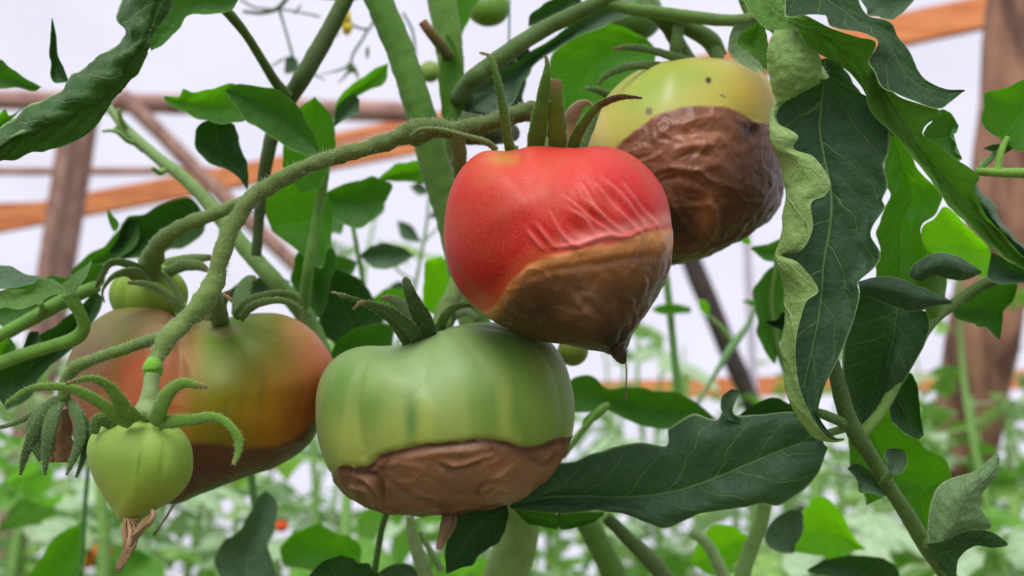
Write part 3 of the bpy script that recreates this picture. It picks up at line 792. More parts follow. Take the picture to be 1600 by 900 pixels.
# -- green tomato centre
t = thing('tomato', 'pale green tomato with flat brown rotten base, directly below the red one', 'tomato', W(697, 803, .365), 'rotting tomatoes on the vine')
bnd_g = [(440, 770), (490, 756), (515, 745), (530, 727), (552, 729), (575, 728), (592, 711), (620, 703), (650, 697), (700, 692), (755, 686), (790, 690), (812, 698), (830, 699), (860, 685), (888, 681), (930, 672)]
def g_rot(X, Y, nz, n): return sstep(-2.0, 3.0, line_side(X, Y, bnd_g) + 2.5 * noise(np.stack([X / 16, Y / 16, nz * 4], -1)))
def g_col(X, Y, nz, n):
    C = np.tile(L((136, 164, 100)), (len(X), 1))
    st = noise(np.stack([(X - 690) / (22 + (Y - 500) * .03), Y / 160, nz * 2], -1))
    C = mixc(C, L((170, 182, 92)), sstep(560, 700, Y) * .75)
    C = mixc(C, L((166, 178, 70)), blob(X, Y, 830, 610, 50, 70) * .8)
    C = mixc(C, L((96, 144, 56)), sstep(.0, .5, st) * .6 * sstep(540, 600, Y))
    C = mixc(C, L((188, 196, 96)), sstep(.1, .5, -st) * .4 * sstep(580, 660, Y))
    C = mixc(C, L((84, 132, 70)), blob(X, Y, 642, 655, 12, 45) * .8)
    C = mixc(C, L((104, 146, 60)), blob(X, Y, 575, 640, 22, 40) * .6)
    C = mixc(C, L((104, 148, 66)), blob(X, Y, 800, 550, 50, 30, .5) * .7)
    C = mixc(C, L((100, 144, 60)), blob(X, Y, 805, 650, 10, 30) * .6)
    C = mixc(C, L((160, 184, 140)), blob(X, Y, 660, 580, 50, 50) * .5)
    C = mixc(C, L((190, 196, 104)), blob(X, Y, 530, 690, 30, 40) * .5)
    C = mixc(C, L((156, 150, 104)), blob(X, Y, 495, 640, 10, 80) * .5)
    r = g_rot(X, Y, nz, n)
    s1 = line_side(X, Y, bnd_g)
    K = np.tile(L((148, 110, 82)), (len(X), 1))
    K = mixc(K, L((96, 64, 44)), np.exp(-((s1 - 6) / 10.0) ** 2) * .8)
    K = mixc(K, L((92, 62, 46)), blob(X, Y, 560, 760, 60, 34) * .7)
    K = mixc(K, L((164, 124, 94)), blob(X, Y, 700, 740, 90, 24) * .6)
    for ln_, w, mm in gf[4:19]:
        dd, tt = seg_dist(X, Y, ln_)
        K = mixc(K, L((178, 140, 110)) if mm > 0 else L((84, 56, 40)), np.exp(-(dd / (w * .8)) ** 2) * .5)
    K = mixc(K, L((96, 66, 44)), sstep(780, 805, Y) * .6)
    return C * (1 - r[:, None]) + K * r[:, None]
gf = [([(600, 545), (568, 575), (556, 620), (558, 665), (566, 712)], 7, -1.3), ([(576, 575), (572, 620), (575, 680)], 12, .7), ([(665, 525), (630, 560), (620, 620)], 14, -.4), ([(760, 510), (800, 560), (815, 640)], 16, -.35),
      ([(690, 720), (715, 725), (745, 716), (768, 710)], 4, 1.0), ([(690, 728), (715, 733), (750, 722)], 4, -1.0), ([(750, 766), (775, 745), (800, 728)], 4, 1.0), ([(745, 774), (752, 760), (775, 748)], 4, -.9), ([(762, 775), (780, 762), (795, 765)], 3.5, .8),
      ([(600, 740), (625, 765), (680, 780)], 6, .8), ([(610, 712), (600, 740), (640, 770), (690, 790)], 6, -.9), ([(560, 745), (580, 752), (592, 770)], 4, 1.0), ([(550, 758), (575, 765), (585, 785)], 4, 1.0), ([(570, 738), (595, 750), (600, 780)], 4, -.9), ([(540, 735), (565, 742), (590, 740)], 4, -.8),
      ([(640, 715), (690, 705), (760, 700)], 7, .6), ([(820, 710), (850, 725), (870, 710)], 7, -.5), ([(515, 748), (530, 732), (575, 733), (592, 716), (650, 702), (700, 697), (755, 691), (790, 695), (830, 704), (888, 687)], 6, -1.0)]
g_sil = [(495, 642), (497, 610), (508, 580), (530, 556), (560, 543), (600, 541), (630, 538), (670, 524), (715, 510), (760, 505), (800, 508), (850, 527), (878, 560), (892, 600), (897, 640), (892, 680), (874, 720), (840, 758), (800, 783), (740, 797), (690, 803), (640, 804), (600, 798), (560, 782), (530, 757), (510, 722), (498, 682)]
gf = [(l_, w_, m_ * (1.5 if k_ >= 4 else 1)) for k_, (l_, w_, m_) in enumerate(gf)]
body('flesh', t, (697, 655), .365, .048, g_sil, 7, g_col, gf, g_rot, (11, .0007, (-.05, 1, .2), 1.1), wr=.0009, patch_label='flat wrinkled brown rotten base')
GS = L((60, 88, 42))
sepal(t, [(642, 540, .352, 9), (628, 518, .346, 9), (603, 492, .338, 7), (572, 475, .332, 5), (540, 463, .328, 3), (518, 456, .327, 1.3)], GS, L((170, 140, 100)), .9)
sepal(t, [(655, 535, .350, 10), (640, 512, .342, 10), (615, 490, .334, 8), (590, 478, .330, 6), (566, 473, .328, 4), (553, 482, .328, 1.5)], GS, L((150, 118, 80)), .85)
sepal(t, [(672, 530, .352, 11), (664, 505, .346, 13), (650, 478, .340, 11), (640, 455, .336, 8), (634, 438, .335, 5), (633, 433, .335, 2)], L((50, 80, 40)), L((60, 60, 40)), .95, label='broad dark sepal')
sepal(t, [(662, 530, .362, 9), (650, 500, .362, 12), (630, 478, .362, 9), (610, 466, .362, 5), (596, 466, .362, 2)], L((74, 92, 54)), L((110, 84, 70)), .9)
sepal(t, [(686, 520, .358, 7), (692, 500, .352, 7), (703, 485, .348, 6), (718, 478, .346, 5), (736, 478, .346, 2)], L((70, 104, 44)), BROWN, .95)
sepal(t, [(696, 520, .375, 8), (706, 495, .375, 8), (728, 486, .375, 6), (748, 500, .375, 3)], L((130, 146, 110)), BROWN, .95)
for k, (pp) in enumerate([[(700, 790, .355, 6), (700, 808, .352, 8), (694, 828, .35, 7), (688, 845, .349, 5), (685, 858, .349, 3)], [(706, 792, .356, 5), (708, 812, .354, 6), (700, 835, .352, 4), (690, 852, .351, 2)]]):
    tube('dry_flower', pp, t, L((70, 46, 36)), L((160, 124, 96)), 0, flat=.5, bump=.35, ridge=.2)

# -- ripening tomato left
t = thing('tomato', 'two-lobed tomato turning from green to orange with dark brown base, at left', 'tomato', W(315, 790, .40), 'rotting tomatoes on the vine')
bnd_l = [(-20, 640), (100, 668), (200, 690), (270, 692), (330, 690), (380, 699), (430, 696), (465, 680), (490, 660), (560, 640)]
def l_rot(X, Y, nz, n): return sstep(-6, 8, line_side(X, Y, bnd_l) + 2 * noise(np.stack([X / 20, Y / 20, nz * 4], -1)))
def l_col(X, Y, nz, n):
    Xn = X + 9 * noise(np.stack([X / 30, Y / 60, nz * 2], -1))
    xs = [80, 150, 190, 235, 275, 305, 335, 380, 430, 465, 500, 540]
    up = [(150, 124, 96), (140, 126, 84), (132, 126, 62), (148, 122, 82), (168, 124, 94), (160, 146, 80), (112, 142, 20), (92, 122, 4), (122, 118, 14), (176, 130, 78), (200, 128, 96), (196, 106, 70)]
    lo = [(168, 118, 84), (180, 110, 72), (198, 104, 62), (200, 100, 62), (176, 112, 60), (150, 128, 30), (136, 132, 12), (158, 130, 8), (182, 130, 14), (178, 112, 40), (184, 98, 50), (190, 88, 50)]
    U_ = np.stack([np.interp(Xn, xs, [lin(q)[k] for q in up]) for k in range(3)], -1)
    W_ = np.stack([np.interp(Xn, xs, [lin(q)[k] for q in lo]) for k in range(3)], -1)
    w = sstep(525, 650, Y + 10 * noise(np.stack([X / 14, Y / 90, nz], -1)))[:, None]
    C = U_ * (1 - w) + W_ * w
    C = mixc(C, L((206, 92, 60)), blob(X, Y, 222, 572, 42, 26, -.3) * .7)
    C = mixc(C, L((166, 178, 120)), blob(X, Y, 345, 588, 26, 18) * .6)  # whitish green highlight painted into the skin colour
    C = mixc(C, L((110, 118, 34)), blob(X, Y, 352, 640, 5, 30, .2) * .5)
    C = mixc(C, L((120, 110, 34)), blob(X, Y, 410, 610, 5, 40, .1) * .5)
    C = mixc(C, L((196, 176, 150)), blob(X, Y, 350, 518, 26, 10) * .5)  # soft pale highlight near the stalk, put into the colour
    r = l_rot(X, Y, nz, n)
    K = np.tile(L((104, 70, 50)), (len(X), 1))
    K = mixc(K, L((82, 50, 36)), sstep(700, 780, Y) * .7)
    return C * (1 - r[:, None]) + K * r[:, None]
lf = [([(282, 480), (283, 520), (280, 570), (276, 640)], 15, -3.4), ([(345, 495), (400, 497), (450, 512), (487, 550)], 6, -.8), ([(340, 500), (385, 540), (400, 600)], 22, .5), ([(235, 478), (170, 520), (140, 600)], 18, -.5), ([(210, 560), (190, 600), (185, 660)], 14, -.9)]
l_sil = [(100, 592), (110, 556), (130, 522), (160, 494), (200, 478), (238, 476), (262, 485), (285, 500), (310, 501), (350, 497), (400, 490), (440, 492), (480, 511), (510, 545), (526, 582), (516, 622), (502, 655), (485, 690), (440, 724), (380, 745), (320, 768), (272, 787), (215, 775), (160, 735), (115, 680), (100, 640)]
body('flesh', t, (315, 630), .40, .046, l_sil, 7, l_col, lf, l_rot, (9, .0005, (0, 1, .2), 0.2), wr=.0003, patch_label='dark brown rotten base')
LS = L((88, 112, 56))
sepal(t, [(368, 496, .372, 6), (384, 474, .366, 6.5), (410, 463, .362, 5.5), (440, 458, .36, 4.5), (465, 465, .36, 3.5), (473, 482, .36, 1.3)], LS, BROWN, .93)
sepal(t, [(376, 498, .37, 5.5), (392, 480, .364, 6), (420, 470, .36, 5), (450, 472, .357, 4), (470, 485, .356, 3.5), (475, 505, .356, 1.5)], LS, BROWN, .93)
sepal(t, [(345, 500, .375, 9), (344, 480, .37, 10), (350, 465, .368, 7), (362, 455, .368, 3)], L((70, 96, 44)), BROWN, .8)
sepal(t, [(372, 492, .385, 9), (378, 460, .388, 12), (388, 440, .39, 9), (400, 435, .39, 4)], L((84, 114, 66)), BROWN, .95)
sepal(t, [(322, 500, .372, 7), (322, 480, .37, 7), (330, 466, .368, 6), (350, 462, .367, 4), (362, 470, .366, 3)], L((150, 140, 100)), TAN, .7, label='withered tan sepal')
tube('dry_style', [(272, 785, .395, 1.8), (262, 805, .395, 1.8), (250, 822, .395, 1.6), (240, 836, .395, 2.6)], t, L((150, 110, 84)), L((90, 66, 50)), 0)

# -- small pear shaped green tomato in front
t = thing('tomato', 'small round green tomato with pointed bottom and dry flower, at lower left', 'tomato', W(218, 820, .30), 'small green tomatoes')
def s_col(X, Y, nz, n):
    C = np.tile(L((146, 176, 78)), (len(X), 1))
    C = mixc(C, L((160, 190, 96)), blob(X, Y, 215, 690, 50, 30) * .5)
    C = mixc(C, L((166, 172, 66)), sstep(730, 800, Y) * .6)
    C = mixc(C, L((100, 142, 44)), blob(X, Y, 216, 725, 3.0, 22, .15) * .7)
    C = mixc(C, L((110, 150, 50)), blob(X, Y, 252, 720, 3.5, 24, .1) * .5)
    C = mixc(C, L((120, 158, 56)), blob(X, Y, 285, 715, 10, 40) * .4)
    return C
s_sil = [(135, 702), (142, 680), (160, 663), (188, 653), (220, 651), (252, 654), (280, 669), (297, 692), (302, 718), (298, 748), (281, 772), (256, 790), (236, 802), (214, 815), (200, 820), (186, 813), (176, 796), (156, 766), (141, 735)]
body('flesh', t, (218, 722), .30, .0175, s_sil, 6, s_col, [([(216, 655), (210, 700), (214, 740)], 8, -.35), ([(250, 658), (258, 700), (250, 750)], 8, -.3), ([(180, 660), (168, 700), (176, 750)], 8, -.3)], None, (10, .0003, (0, 1, .25), .3))
SS = L((96, 142, 44))
sepal(t, [(212, 656, .288, 11), (200, 645, .284, 12), (184, 622, .280, 10), (168, 602, .277, 8), (146, 592, .275, 6), (124, 594, .275, 4), (103, 600, .275, 1.5)], SS, L((150, 104, 70)), .88)
sepal(t, [(205, 662, .288, 9), (190, 655, .285, 9), (160, 632, .281, 8), (125, 612, .278, 7), (90, 604, .276, 6), (50, 607, .275, 4.5), (22, 622, .275, 3), (8, 634, .275, 1.2)], SS, BROWN, .97)
sepal(t, [(238, 658, .288, 11), (248, 645, .284, 12), (256, 625, .281, 11), (270, 607, .278, 9), (288, 598, .276, 7), (308, 602, .275, 5), (324, 605, .275, 2)], SS, L((140, 110, 80)), .88)
sepal(t, [(248, 662, .288, 10), (268, 658, .284, 9.5), (300, 656, .281, 8), (335, 652, .278, 7), (358, 664, .277, 6.5), (373, 688, .277, 6.5), (372, 708, .277, 5), (364, 726, .277, 2)], SS, L((150, 150, 90)), .95)
sepal(t, [(180, 665, .292, 9), (160, 655, .29, 9), (150, 660, .29, 8), (147, 678, .29, 5)], L((64, 96, 32)), None and BROWN, .95)
for k in range(9):
    u_ = (k - 4) / 4.0
    a0 = (206 + 10 * u_, 812 - 3 * abs(u_)); side_ = k % 2
    pp = [(a0[0], a0[1], .292, 2.5), (a0[0] + (6 if side_ else 0) + 3 * u_, 828, .29 + .0006 * k, 3.6), (204 + 7 * u_ + rng.uniform(-2, 2), 846, .288, 3.4), (196 + 6 * u_, 868, .287, 3.0), (184 + 3 * u_, 890 + 4 * side_, .286, 1.2)]
    tube('dry_petal', pp, t, L((176, 138, 104)) if side_ else L((140, 104, 78)), L((120, 88, 64)), 0, flat=.35, bump=.5, ridge=.25)
tube('dry_petal', [(236, 798, .29, 3), (240, 806, .286, 6), (232, 818, .284, 7), (216, 834, .284, 5), (204, 854, .285, 2)], t, L((170, 134, 104)), L((140, 104, 78)), 0, flat=.4, bump=.5, ridge=.25)
tube('dry_petal', [(240, 796, .292, 4), (236, 806, .289, 6), (222, 818, .288, 5), (208, 836, .287, 3)], t, L((120, 86, 62)), L((150, 114, 86)), 0, flat=.4, bump=.5, ridge=.25)

# -- other small ones
def plain_tomato(label, c, r, d, col, col2=None, sub=5, rib=.0006, group='small green tomatoes', cutf=0.88):
    t = thing('tomato', label, 'tomato', W(c[0], c[1] + r, d), group)
    th = np.linspace(0, 2 * math.pi, 24, endpoint=False)
    rr = r if np.ndim(r) else (r, r)
    sil = [(c[0] + r * math.cos(a), c[1] + r * cutf * math.sin(a)) for a in th]
    def cf(X, Y, nz, n):
        C = np.tile(np.asarray(col), (len(X), 1))
        return mixc(C, col2 if col2 is not None else col, sstep(c[1] - r, c[1] + r, Y))
    body('flesh', t, c, d, r * d / F, sil, sub, cf, ribs=(9, rib, (0, 1, .2), c[0]))
    return t
t = plain_tomato('small ribbed green tomato behind the left vine, under curling sepals', (232, 460), 62, .40, L((150, 180, 70)), L((130, 156, 60)), 6, .0016, cutf=.8)
for pp in ([(232, 440, .385, 8), (215, 420, .378, 9), (190, 410, .372, 8), (172, 412, .37, 7), (160, 430, .37, 5), (150, 450, .37, 2)],
           [(226, 442, .38, 9), (205, 425, .372, 11), (180, 430, .366, 9), (165, 445, .364, 6), (160, 458, .364, 3), (163, 472, .364, 1.5)],
           [(240, 432, .385, 5), (255, 430, .38, 3.5), (270, 445, .376, 5), (284, 470, .374, 6), (292, 490, .374, 3)],
           [(285, 492, .37, 7), (272, 470, .366, 6), (250, 452, .364, 5), (225, 443, .362, 4), (200, 442, .362, 2)],
           [(240, 430, .395, 8), (262, 425, .39, 8), (285, 415, .385, 8), (310, 415, .382, 7), (325, 422, .38, 3)],
           [(240, 425, .40, 8), (265, 412, .40, 8), (300, 405, .40, 7), (330, 402, .40, 4)]):
    sepal(t, pp, L((96, 124, 66)), BROWN, .93)
plain_tomato('smooth green tomato hanging at the top beside the teal string', (763, 12), 34, .52, L((98, 140, 40)), L((112, 152, 48)))
plain_tomato('dark green tomato behind the branch at top, left of the yellow one', (990, 22), 46, .50, L((84, 124, 50)), L((78, 116, 46)), cutf=.95)
plain_tomato('small green tomato peeking out behind the brown tip of the red one', (895, 548), 24, .42, L((120, 140, 50)), L((130, 146, 70)), cutf=1.0)
plain_tomato('tiny green tomato high between the two thick stems', (672, 112), 17, .56, L((130, 160, 70)), L((120, 150, 64)), cutf=1.0)

# -- withered bud cluster far left
t = thing('withered_flower', 'drooping dark sepals around a dried brown flower at far left', 'flower', W(92, 745, .318))
WC = L((62, 88, 46))
for pp in ([(100, 622, .318, 6), (80, 632, .314, 8), (64, 655, .311, 8), (50, 685, .31, 8), (38, 715, .31, 5), (32, 742, .31, 1.5)],
           [(97, 625, .318, 7), (84, 645, .312, 10), (76, 680, .309, 10), (72, 712, .309, 7), (70, 742, .309, 1.5)],
           [(94, 625, .318, 6), (70, 640, .314, 9), (55, 665, .312, 10), (56, 695, .311, 8), (64, 720, .311, 3)],
           [(108, 628, .318, 7), (122, 650, .312, 10), (125, 685, .31, 10), (115, 715, .31, 7), (104, 742, .31, 1.5)],
           [(112, 630, .318, 6), (130, 660, .314, 8), (134, 695, .312, 7), (128, 722, .312, 4), (119, 746, .312, 1.5)],
           [(100, 622, .32, 6), (75, 632, .32, 5), (50, 648, .32, 4), (20, 662, .32, 3), (-10, 670, .32, 2)]):
    sepal(t, pp, WC, L((50, 60, 36)), .95)
for dx, rr in ((-8, 8), (0, 10), (9, 8), (3, 9)):
    tube('dry_petal', [(97 + dx * .4, 640, .322, 5), (96 + dx, 665, .321, rr), (94 + dx * 1.4, 700, .321, rr), (94 + dx * 1.8, 722, .321, rr * .6)], t, L((110, 76, 56)), L((140, 96, 72)), 0, flat=.4, bump=.5, ridge=.2)

# ------------------------------------------------------------------ foreground vines: stems, fruit truss, branches and leaves
DK = leaf_mat(L((42, 70, 38)), L((128, 160, 92)), L((48, 110, 10)), .22, rough=.5, spec=.12, vein=.35)
DKG = leaf_mat(L((54, 80, 56)), L((140, 172, 98)), L((48, 110, 14)), .22, rough=.5, vein=.35)
VDK = leaf_mat(L((24, 48, 30)), L((90, 124, 66)), L((24, 66, 8)), .15, rough=.5)
MD = leaf_mat(L((58, 100, 38)), L((104, 142, 70)), L((70, 140, 14)), .35)
BR = leaf_mat(L((56, 104, 26)), L((92, 140, 54)), L((92, 170, 14)), .55, vein=.8)
VV = leaf_mat(L((76, 140, 26)), L((100, 160, 40)), L((130, 220, 16)), .65)
GY = leaf_mat(L((74, 100, 72)), L((132, 160, 110)), L((50, 100, 30)), .2, rough=.6)
CURL = leaf_mat(L((54, 88, 38)), L((128, 160, 92)), L((60, 120, 12)), .25, rough=.42)
PALE = leaf_mat(L((50, 84, 50)), L((140, 176, 98)), L((60, 120, 20)), .2, vein=.75)
UND = leaf_mat(L((50, 84, 50)), L((100, 142, 60)), L((80, 150, 18)), .33, vein=.8)
STEM = L((92, 138, 52)); STEMD = L((66, 94, 44)); TR = L((66, 80, 34)); TRL = L((120, 146, 76))

# -- the plant that carries the fruit
p = thing('tomato_plant', 'fruiting tomato vine with two thick green stems and a hairy fruit truss across the middle', 'plant', W(815, 930, .46), None)
tube('main_stem', [(572, -60, .42, 21), (592, 0, .42, 22), (625, 80, .42, 22), (655, 170, .42, 23), (680, 260, .425, 24), (705, 340, .43, 24), (745, 520, .44, 25), (785, 700, .44, 27), (812, 815, .44, 31), (790, 900, .44, 34), (775, 960, .44, 34)], p, L((58, 112, 22)), L((120, 150, 80)), .15, .0012)
tube('main_stem', [(680, -60, .45, 22), (690, 0, .45, 22), (700, 60, .45, 22), (706, 120, .45, 19), (708, 210, .46, 17), (715, 330, .47, 16), (760, 560, .48, 16), (880, 760, .48, 17), (925, 830, .48, 18), (975, 930, .48, 20)], p, L((92, 136, 50)), L((70, 112, 36)), .2, .002)
tr = tube('fruit_truss', [(862, 196, .352, 17), (850, 182, .352, 19), (825, 174, .350, 16), (795, 182, .348, 13), (755, 195, .347, 14), (715, 203, .346, 13), (675, 200, .345, 16), (648, 207, .344, 20), (620, 216, .342, 14), (585, 228, .340, 12), (530, 243, .335, 12), (480, 260, .332, 12), (440, 280, .330, 13), (400, 305, .328, 14), (372, 338, .326, 13), (354, 375, .324, 13), (344, 410, .322, 13), (332, 446, .320, 15), (312, 480, .316, 17), (285, 506, .312, 15), (262, 528, .306, 15), (248, 552, .302, 12), (240, 572, .299, 11)],
    p, TR, L((104, 128, 62)), .9, .0022, bump=.22, step=2.2)
tube('joint', [(239, 562, .299, 10), (239, 570, .298, 15), (239, 580, .298, 15), (239, 588, .297, 12)], p, L((110, 170, 50)), L((110, 170, 50)), .3, .0007)
tube('stalk', [(239, 584, .297, 11), (236, 605, .296, 12), (233, 625, .295, 15), (230, 645, .294, 20), (228, 652, .294, 14)], p, L((128, 154, 96)), L((140, 160, 104)), 2.0, .0007, bump=.1)
tube('stalk', [(412, 298, .330, 11), (385, 314, .336, 10), (340, 332, .346, 10), (295, 350, .356, 11), (262, 368, .366, 13), (246, 384, .374, 14), (236, 408, .382, 17), (230, 440, .388, 15), (226, 470, .392, 13)], p, L((100, 124, 60)), L((96, 124, 56)), .8, .0018, bump=.2)
tube('stalk', [(262, 528, .306, 9), (235, 532, .308, 9), (190, 547, .31, 8.5), (150, 560, .312, 8.5), (118, 575, .314, 10), (103, 595, .316, 9), (99, 622, .318, 9)], p, L((84, 108, 50)), L((96, 130, 56)), .9, .0014, bump=.2)
tube('stalk', [(330, 450, .322, 14), (336, 470, .345, 13), (342, 490, .37, 14), (344, 506, .385, 13)], p, L((80, 100, 46)), None, .4, .001)
tube('stalk', [(712, 204, .346, 13), (716, 235, .352, 12), (720, 270, .365, 12), (728, 330, .395, 12), (726, 400, .40, 12), (712, 450, .39, 13), (700, 478, .378, 14), (690, 505, .37, 16), (684, 530, .366, 15)], p, L((106, 124, 70)), L((96, 124, 54)), .9, .0022, bump=.15)
tube('stalk', [(856, 186, .352, 17), (850, 205, .348, 14), (848, 225, .342, 13), (852, 245, .338, 12)], p, L((84, 100, 46)), L((84, 100, 46)), .4, .001, bump=.2)
tube('thin_stalk', [(642, 212, .335, 2.5), (660, 202, .332, 3), (690, 203, .332, 3.5), (725, 212, .332, 4), (760, 222, .333, 5), (775, 234, .335, 5)], p, L((92, 104, 52)), None, .6, .001)
tube('branch', [(712, 160, .45, 14), (735, 128, .40, 15), (760, 108, .395, 15), (800, 78, .395, 14), (845, 48, .40, 13), (890, 26, .40, 13), (940, 2, .40, 12), (990, -30, .40, 12)], p, L((66, 94, 42)), None, .2, .0012)
tube('branch', [(720, 200, .40, 26), (765, 205, .40, 22), (800, 208, .42, 14)], p, L((48, 66, 30)), L((24, 36, 18)), .2, .002)
tube('cut_shoot', [(702, 90, .436, 9), (690, 72, .432, 9), (672, 50, .428, 8), (660, 34, .427, 7)], p, L((60, 74, 32)), L((120, 76, 52)), .4, .0016, tipc=L((130, 84, 60)), tipat=.85)
leafo(p, .435, [(706, 196), (690, 180), (687, 130), (692, 80), (699, 52), (715, 78), (726, 120), (727, 170), (722, 196)], 4, UND, 'under', 4)
leafo(p, .43, [(985, 5), (930, 12), (880, 45), (830, 80), (790, 108), (740, 135), (735, 175), (785, 172), (812, 140), (838, 100), (880, 72), (925, 45), (1000, 18)], 6, DKG, 'top', 5, tilt=(0, -5), ripple=.8)
leafo(p, .445, [(775, 188), (745, 215), (726, 190), (730, 130), (760, 95), (800, 90), (820, 120), (812, 170)], 4, VDK, 'top', 4)
leafo(p, .44, [(890, -12), (850, 8), (828, 24), (826, 42), (850, 34), (880, 22), (910, 4)], 3, DK, 'top', 3)
leafo(p, .47, [(1010, 60), (960, 38), (905, 48), (868, 84), (862, 130), (880, 180), (898, 210), (935, 190), (975, 140), (1012, 110), (1024, 78)], 6, BR, 'top', 6)
leafo(p, .46, [(820, 60), (780, 80), (742, 110), (735, 160), (748, 215), (790, 190), (812, 150), (835, 100)], 4, VDK, 'top', 6)
leafo(p, .49, [(720, 60), (745, 5), (770, -40), (720, -40), (705, 20)], 2, BR, 'top', 3)
tube('petiole', [(945, 4, .40, 7), (985, 14, .40, 9), (1030, 20, .40, 10), (1090, 28, .40, 10), (1140, 32, .395, 9), (1180, 30, .38, 9)], p, L((90, 128, 56)), L((80, 112, 48)), .4, .0016)
tube('petiole', [(1000, 12, .41, 10), (1040, 28, .41, 12), (1085, 48, .412, 13), (1112, 66, .414, 14), (1126, 90, .415, 11)], p, L((64, 92, 40)), L((76, 106, 50)), .3, .0014)
tube('petiole', [(1015, 15, .42, 8), (1045, 45, .425, 11), (1065, 78, .43, 12), (1082, 100, .43, 10)], p, L((54, 76, 34)), None, .3, .001)
tube('petiole', [(1060, 40, .405, 8), (1058, 62, .405, 10), (1056, 84, .408, 10), (1058, 98, .41, 9)], p, L((96, 124, 66)), None, .2, .001)

# -- teal string
o = tube('twine', [(796, -40, .53, 1.6), (796, 20, .53, 1.6), (795, 75, .53, 1.6)], None, L((30, 150, 150)), L((30, 150, 150)), 0, nseg=8, bump=0)
tag(o, 'thin teal string hanging at the top beside the smooth green tomato', 'string')

# -- upper left vine: dark thin stem with the big curled leaf
p = thing('tomato_vine', 'dark thin vine at upper left bearing the large curled leaf', 'vine', W(400, 400, .43), None)
tube('stem', [(560, -50, .42, 13), (535, 8, .42, 13), (505, 65, .42, 14), (470, 125, .42, 14), (440, 175, .43, 12), (422, 225, .43, 11), (408, 310, .43, 9), (400, 400, .43, 8)], p, L((70, 90, 44)), L((50, 72, 36)), .12, .001)
tube('petiole', [(452, 152, .42, 9), (432, 130, .415, 8), (410, 95, .405, 7), (385, 55, .395, 7), (362, 26, .385, 8), (345, 10, .38, 7)], p, L((54, 80, 30)), L((70, 100, 36)), .1, .0008)
# the big curled leaflet: rails from its rolled upper margin across to the lower margin
leaf(p, .335, [
    [(262, -30, 6), (215, -8, 6), (190, 14, 6), (186, 32, 4), (196, 48, 4), (184, 66, 3), (162, 82, 2), (140, 96, 2), (112, 118, 2), (90, 140, 2), (62, 160, 2), (30, 182, 2), (0, 198, 2), (-40, 220, 2)],
    [(262, -28, -6), (222, -4, -6), (208, 30, -7), (200, 66, -8), (182, 98, -9), (158, 122, -9), (126, 142, -9), (98, 166, -9), (68, 186, -9), (34, 206, -9), (2, 220, -8), (-40, 240, -8)],
    [(270, -26, -6), (248, 10, -7), (236, 50, -8), (216, 88, -7), (192, 112, -5), (180, 142, -4), (150, 168, -4), (110, 190, -4), (60, 208, -5), (20, 226, -6), (0, 236, -6), (-40, 256, -6)],
    [(278, -26, 0), (266, 10, 0), (246, 50, -1), (224, 84, 0), (203, 118, 1), (180, 152, 2), (166, 182, 1), (138, 208, 0), (104, 226, 0), (58, 236, 0), (30, 248, 0), (4, 256, 0), (-40, 272, 0)]],
    CURL, 'top', quilt=2.1, ripple=.5, nveins=8, mid=.62)
leaf(p, .36, [[(372, -20, 0), (350, -22, 0), (300, -25, 0), (265, -20, 0), (240, 20, 0), (232, 70, 0)], [(372, 0, 2), (345, 5, 4), (312, 6, 4), (285, 16, 4), (265, 45, 3), (236, 78, 1)], [(364, 16, 0), (345, 22, 0), (320, 21, 0), (293, 25, 0), (282, 45, 0), (238, 82, 0)]], MD, 'top', quilt=.8)
leafo(p, .40, [(500, 236), (470, 170), (430, 142), (392, 132), (362, 132), (352, 140), (362, 160), (385, 188), (420, 212), (452, 236), (498, 244)], 5, MD, 'top', 6, quilt=.6)
leafo(p, .41, [(405, 178), (380, 136), (345, 132), (325, 140), (302, 146), (285, 138), (282, 148), (256, 150), (262, 162), (300, 180), (335, 190), (375, 190)], 7, BR, 'top', 4)
leafo(p, .415, [(342, 188), (318, 190), (305, 206), (314, 248), (350, 264), (372, 278), (388, 300), (388, 256), (374, 232), (372, 198)], 6, DK, 'top', 6)
leafo(p, .44, [(470, 300), (440, 250), (446, 190), (492, 150), (524, 190), (527, 240), (505, 290)], 3, BR, 'top', 5)
leafo(p, .50, [(520, 190), (530, 150), (575, 115), (606, 98), (600, 128), (560, 152)], 3, BR, 'top', 4)
leafo(p, .46, [(520, 200), (528, 165), (550, 145), (562, 156), (560, 176), (540, 186)], 3, GY, 'top', 3)
leafo(p, .44, [(470, -8), (500, 0), (540, 4), (560, -2), (560, -40), (470, -40)], 4, VDK, 'top', 3)
leafo(p, .37, [(108, 128), (84, 128), (78, 96), (80, 55), (81, 28), (88, 55), (91, 85), (101, 106)], 4, DK, 'top', 3)
leafo(p, .40, [(66, 136), (45, 126), (20, 110), (0, 95), (-40, 85), (-40, 140), (0, 138), (30, 138), (55, 143)], 4, MD, 'top', 5)
leafo(p, .40, [(-20, 200), (8, 172), (14, 180), (34, 170), (18, 188), (-10, 215)], 3, BR, 'top', 3)

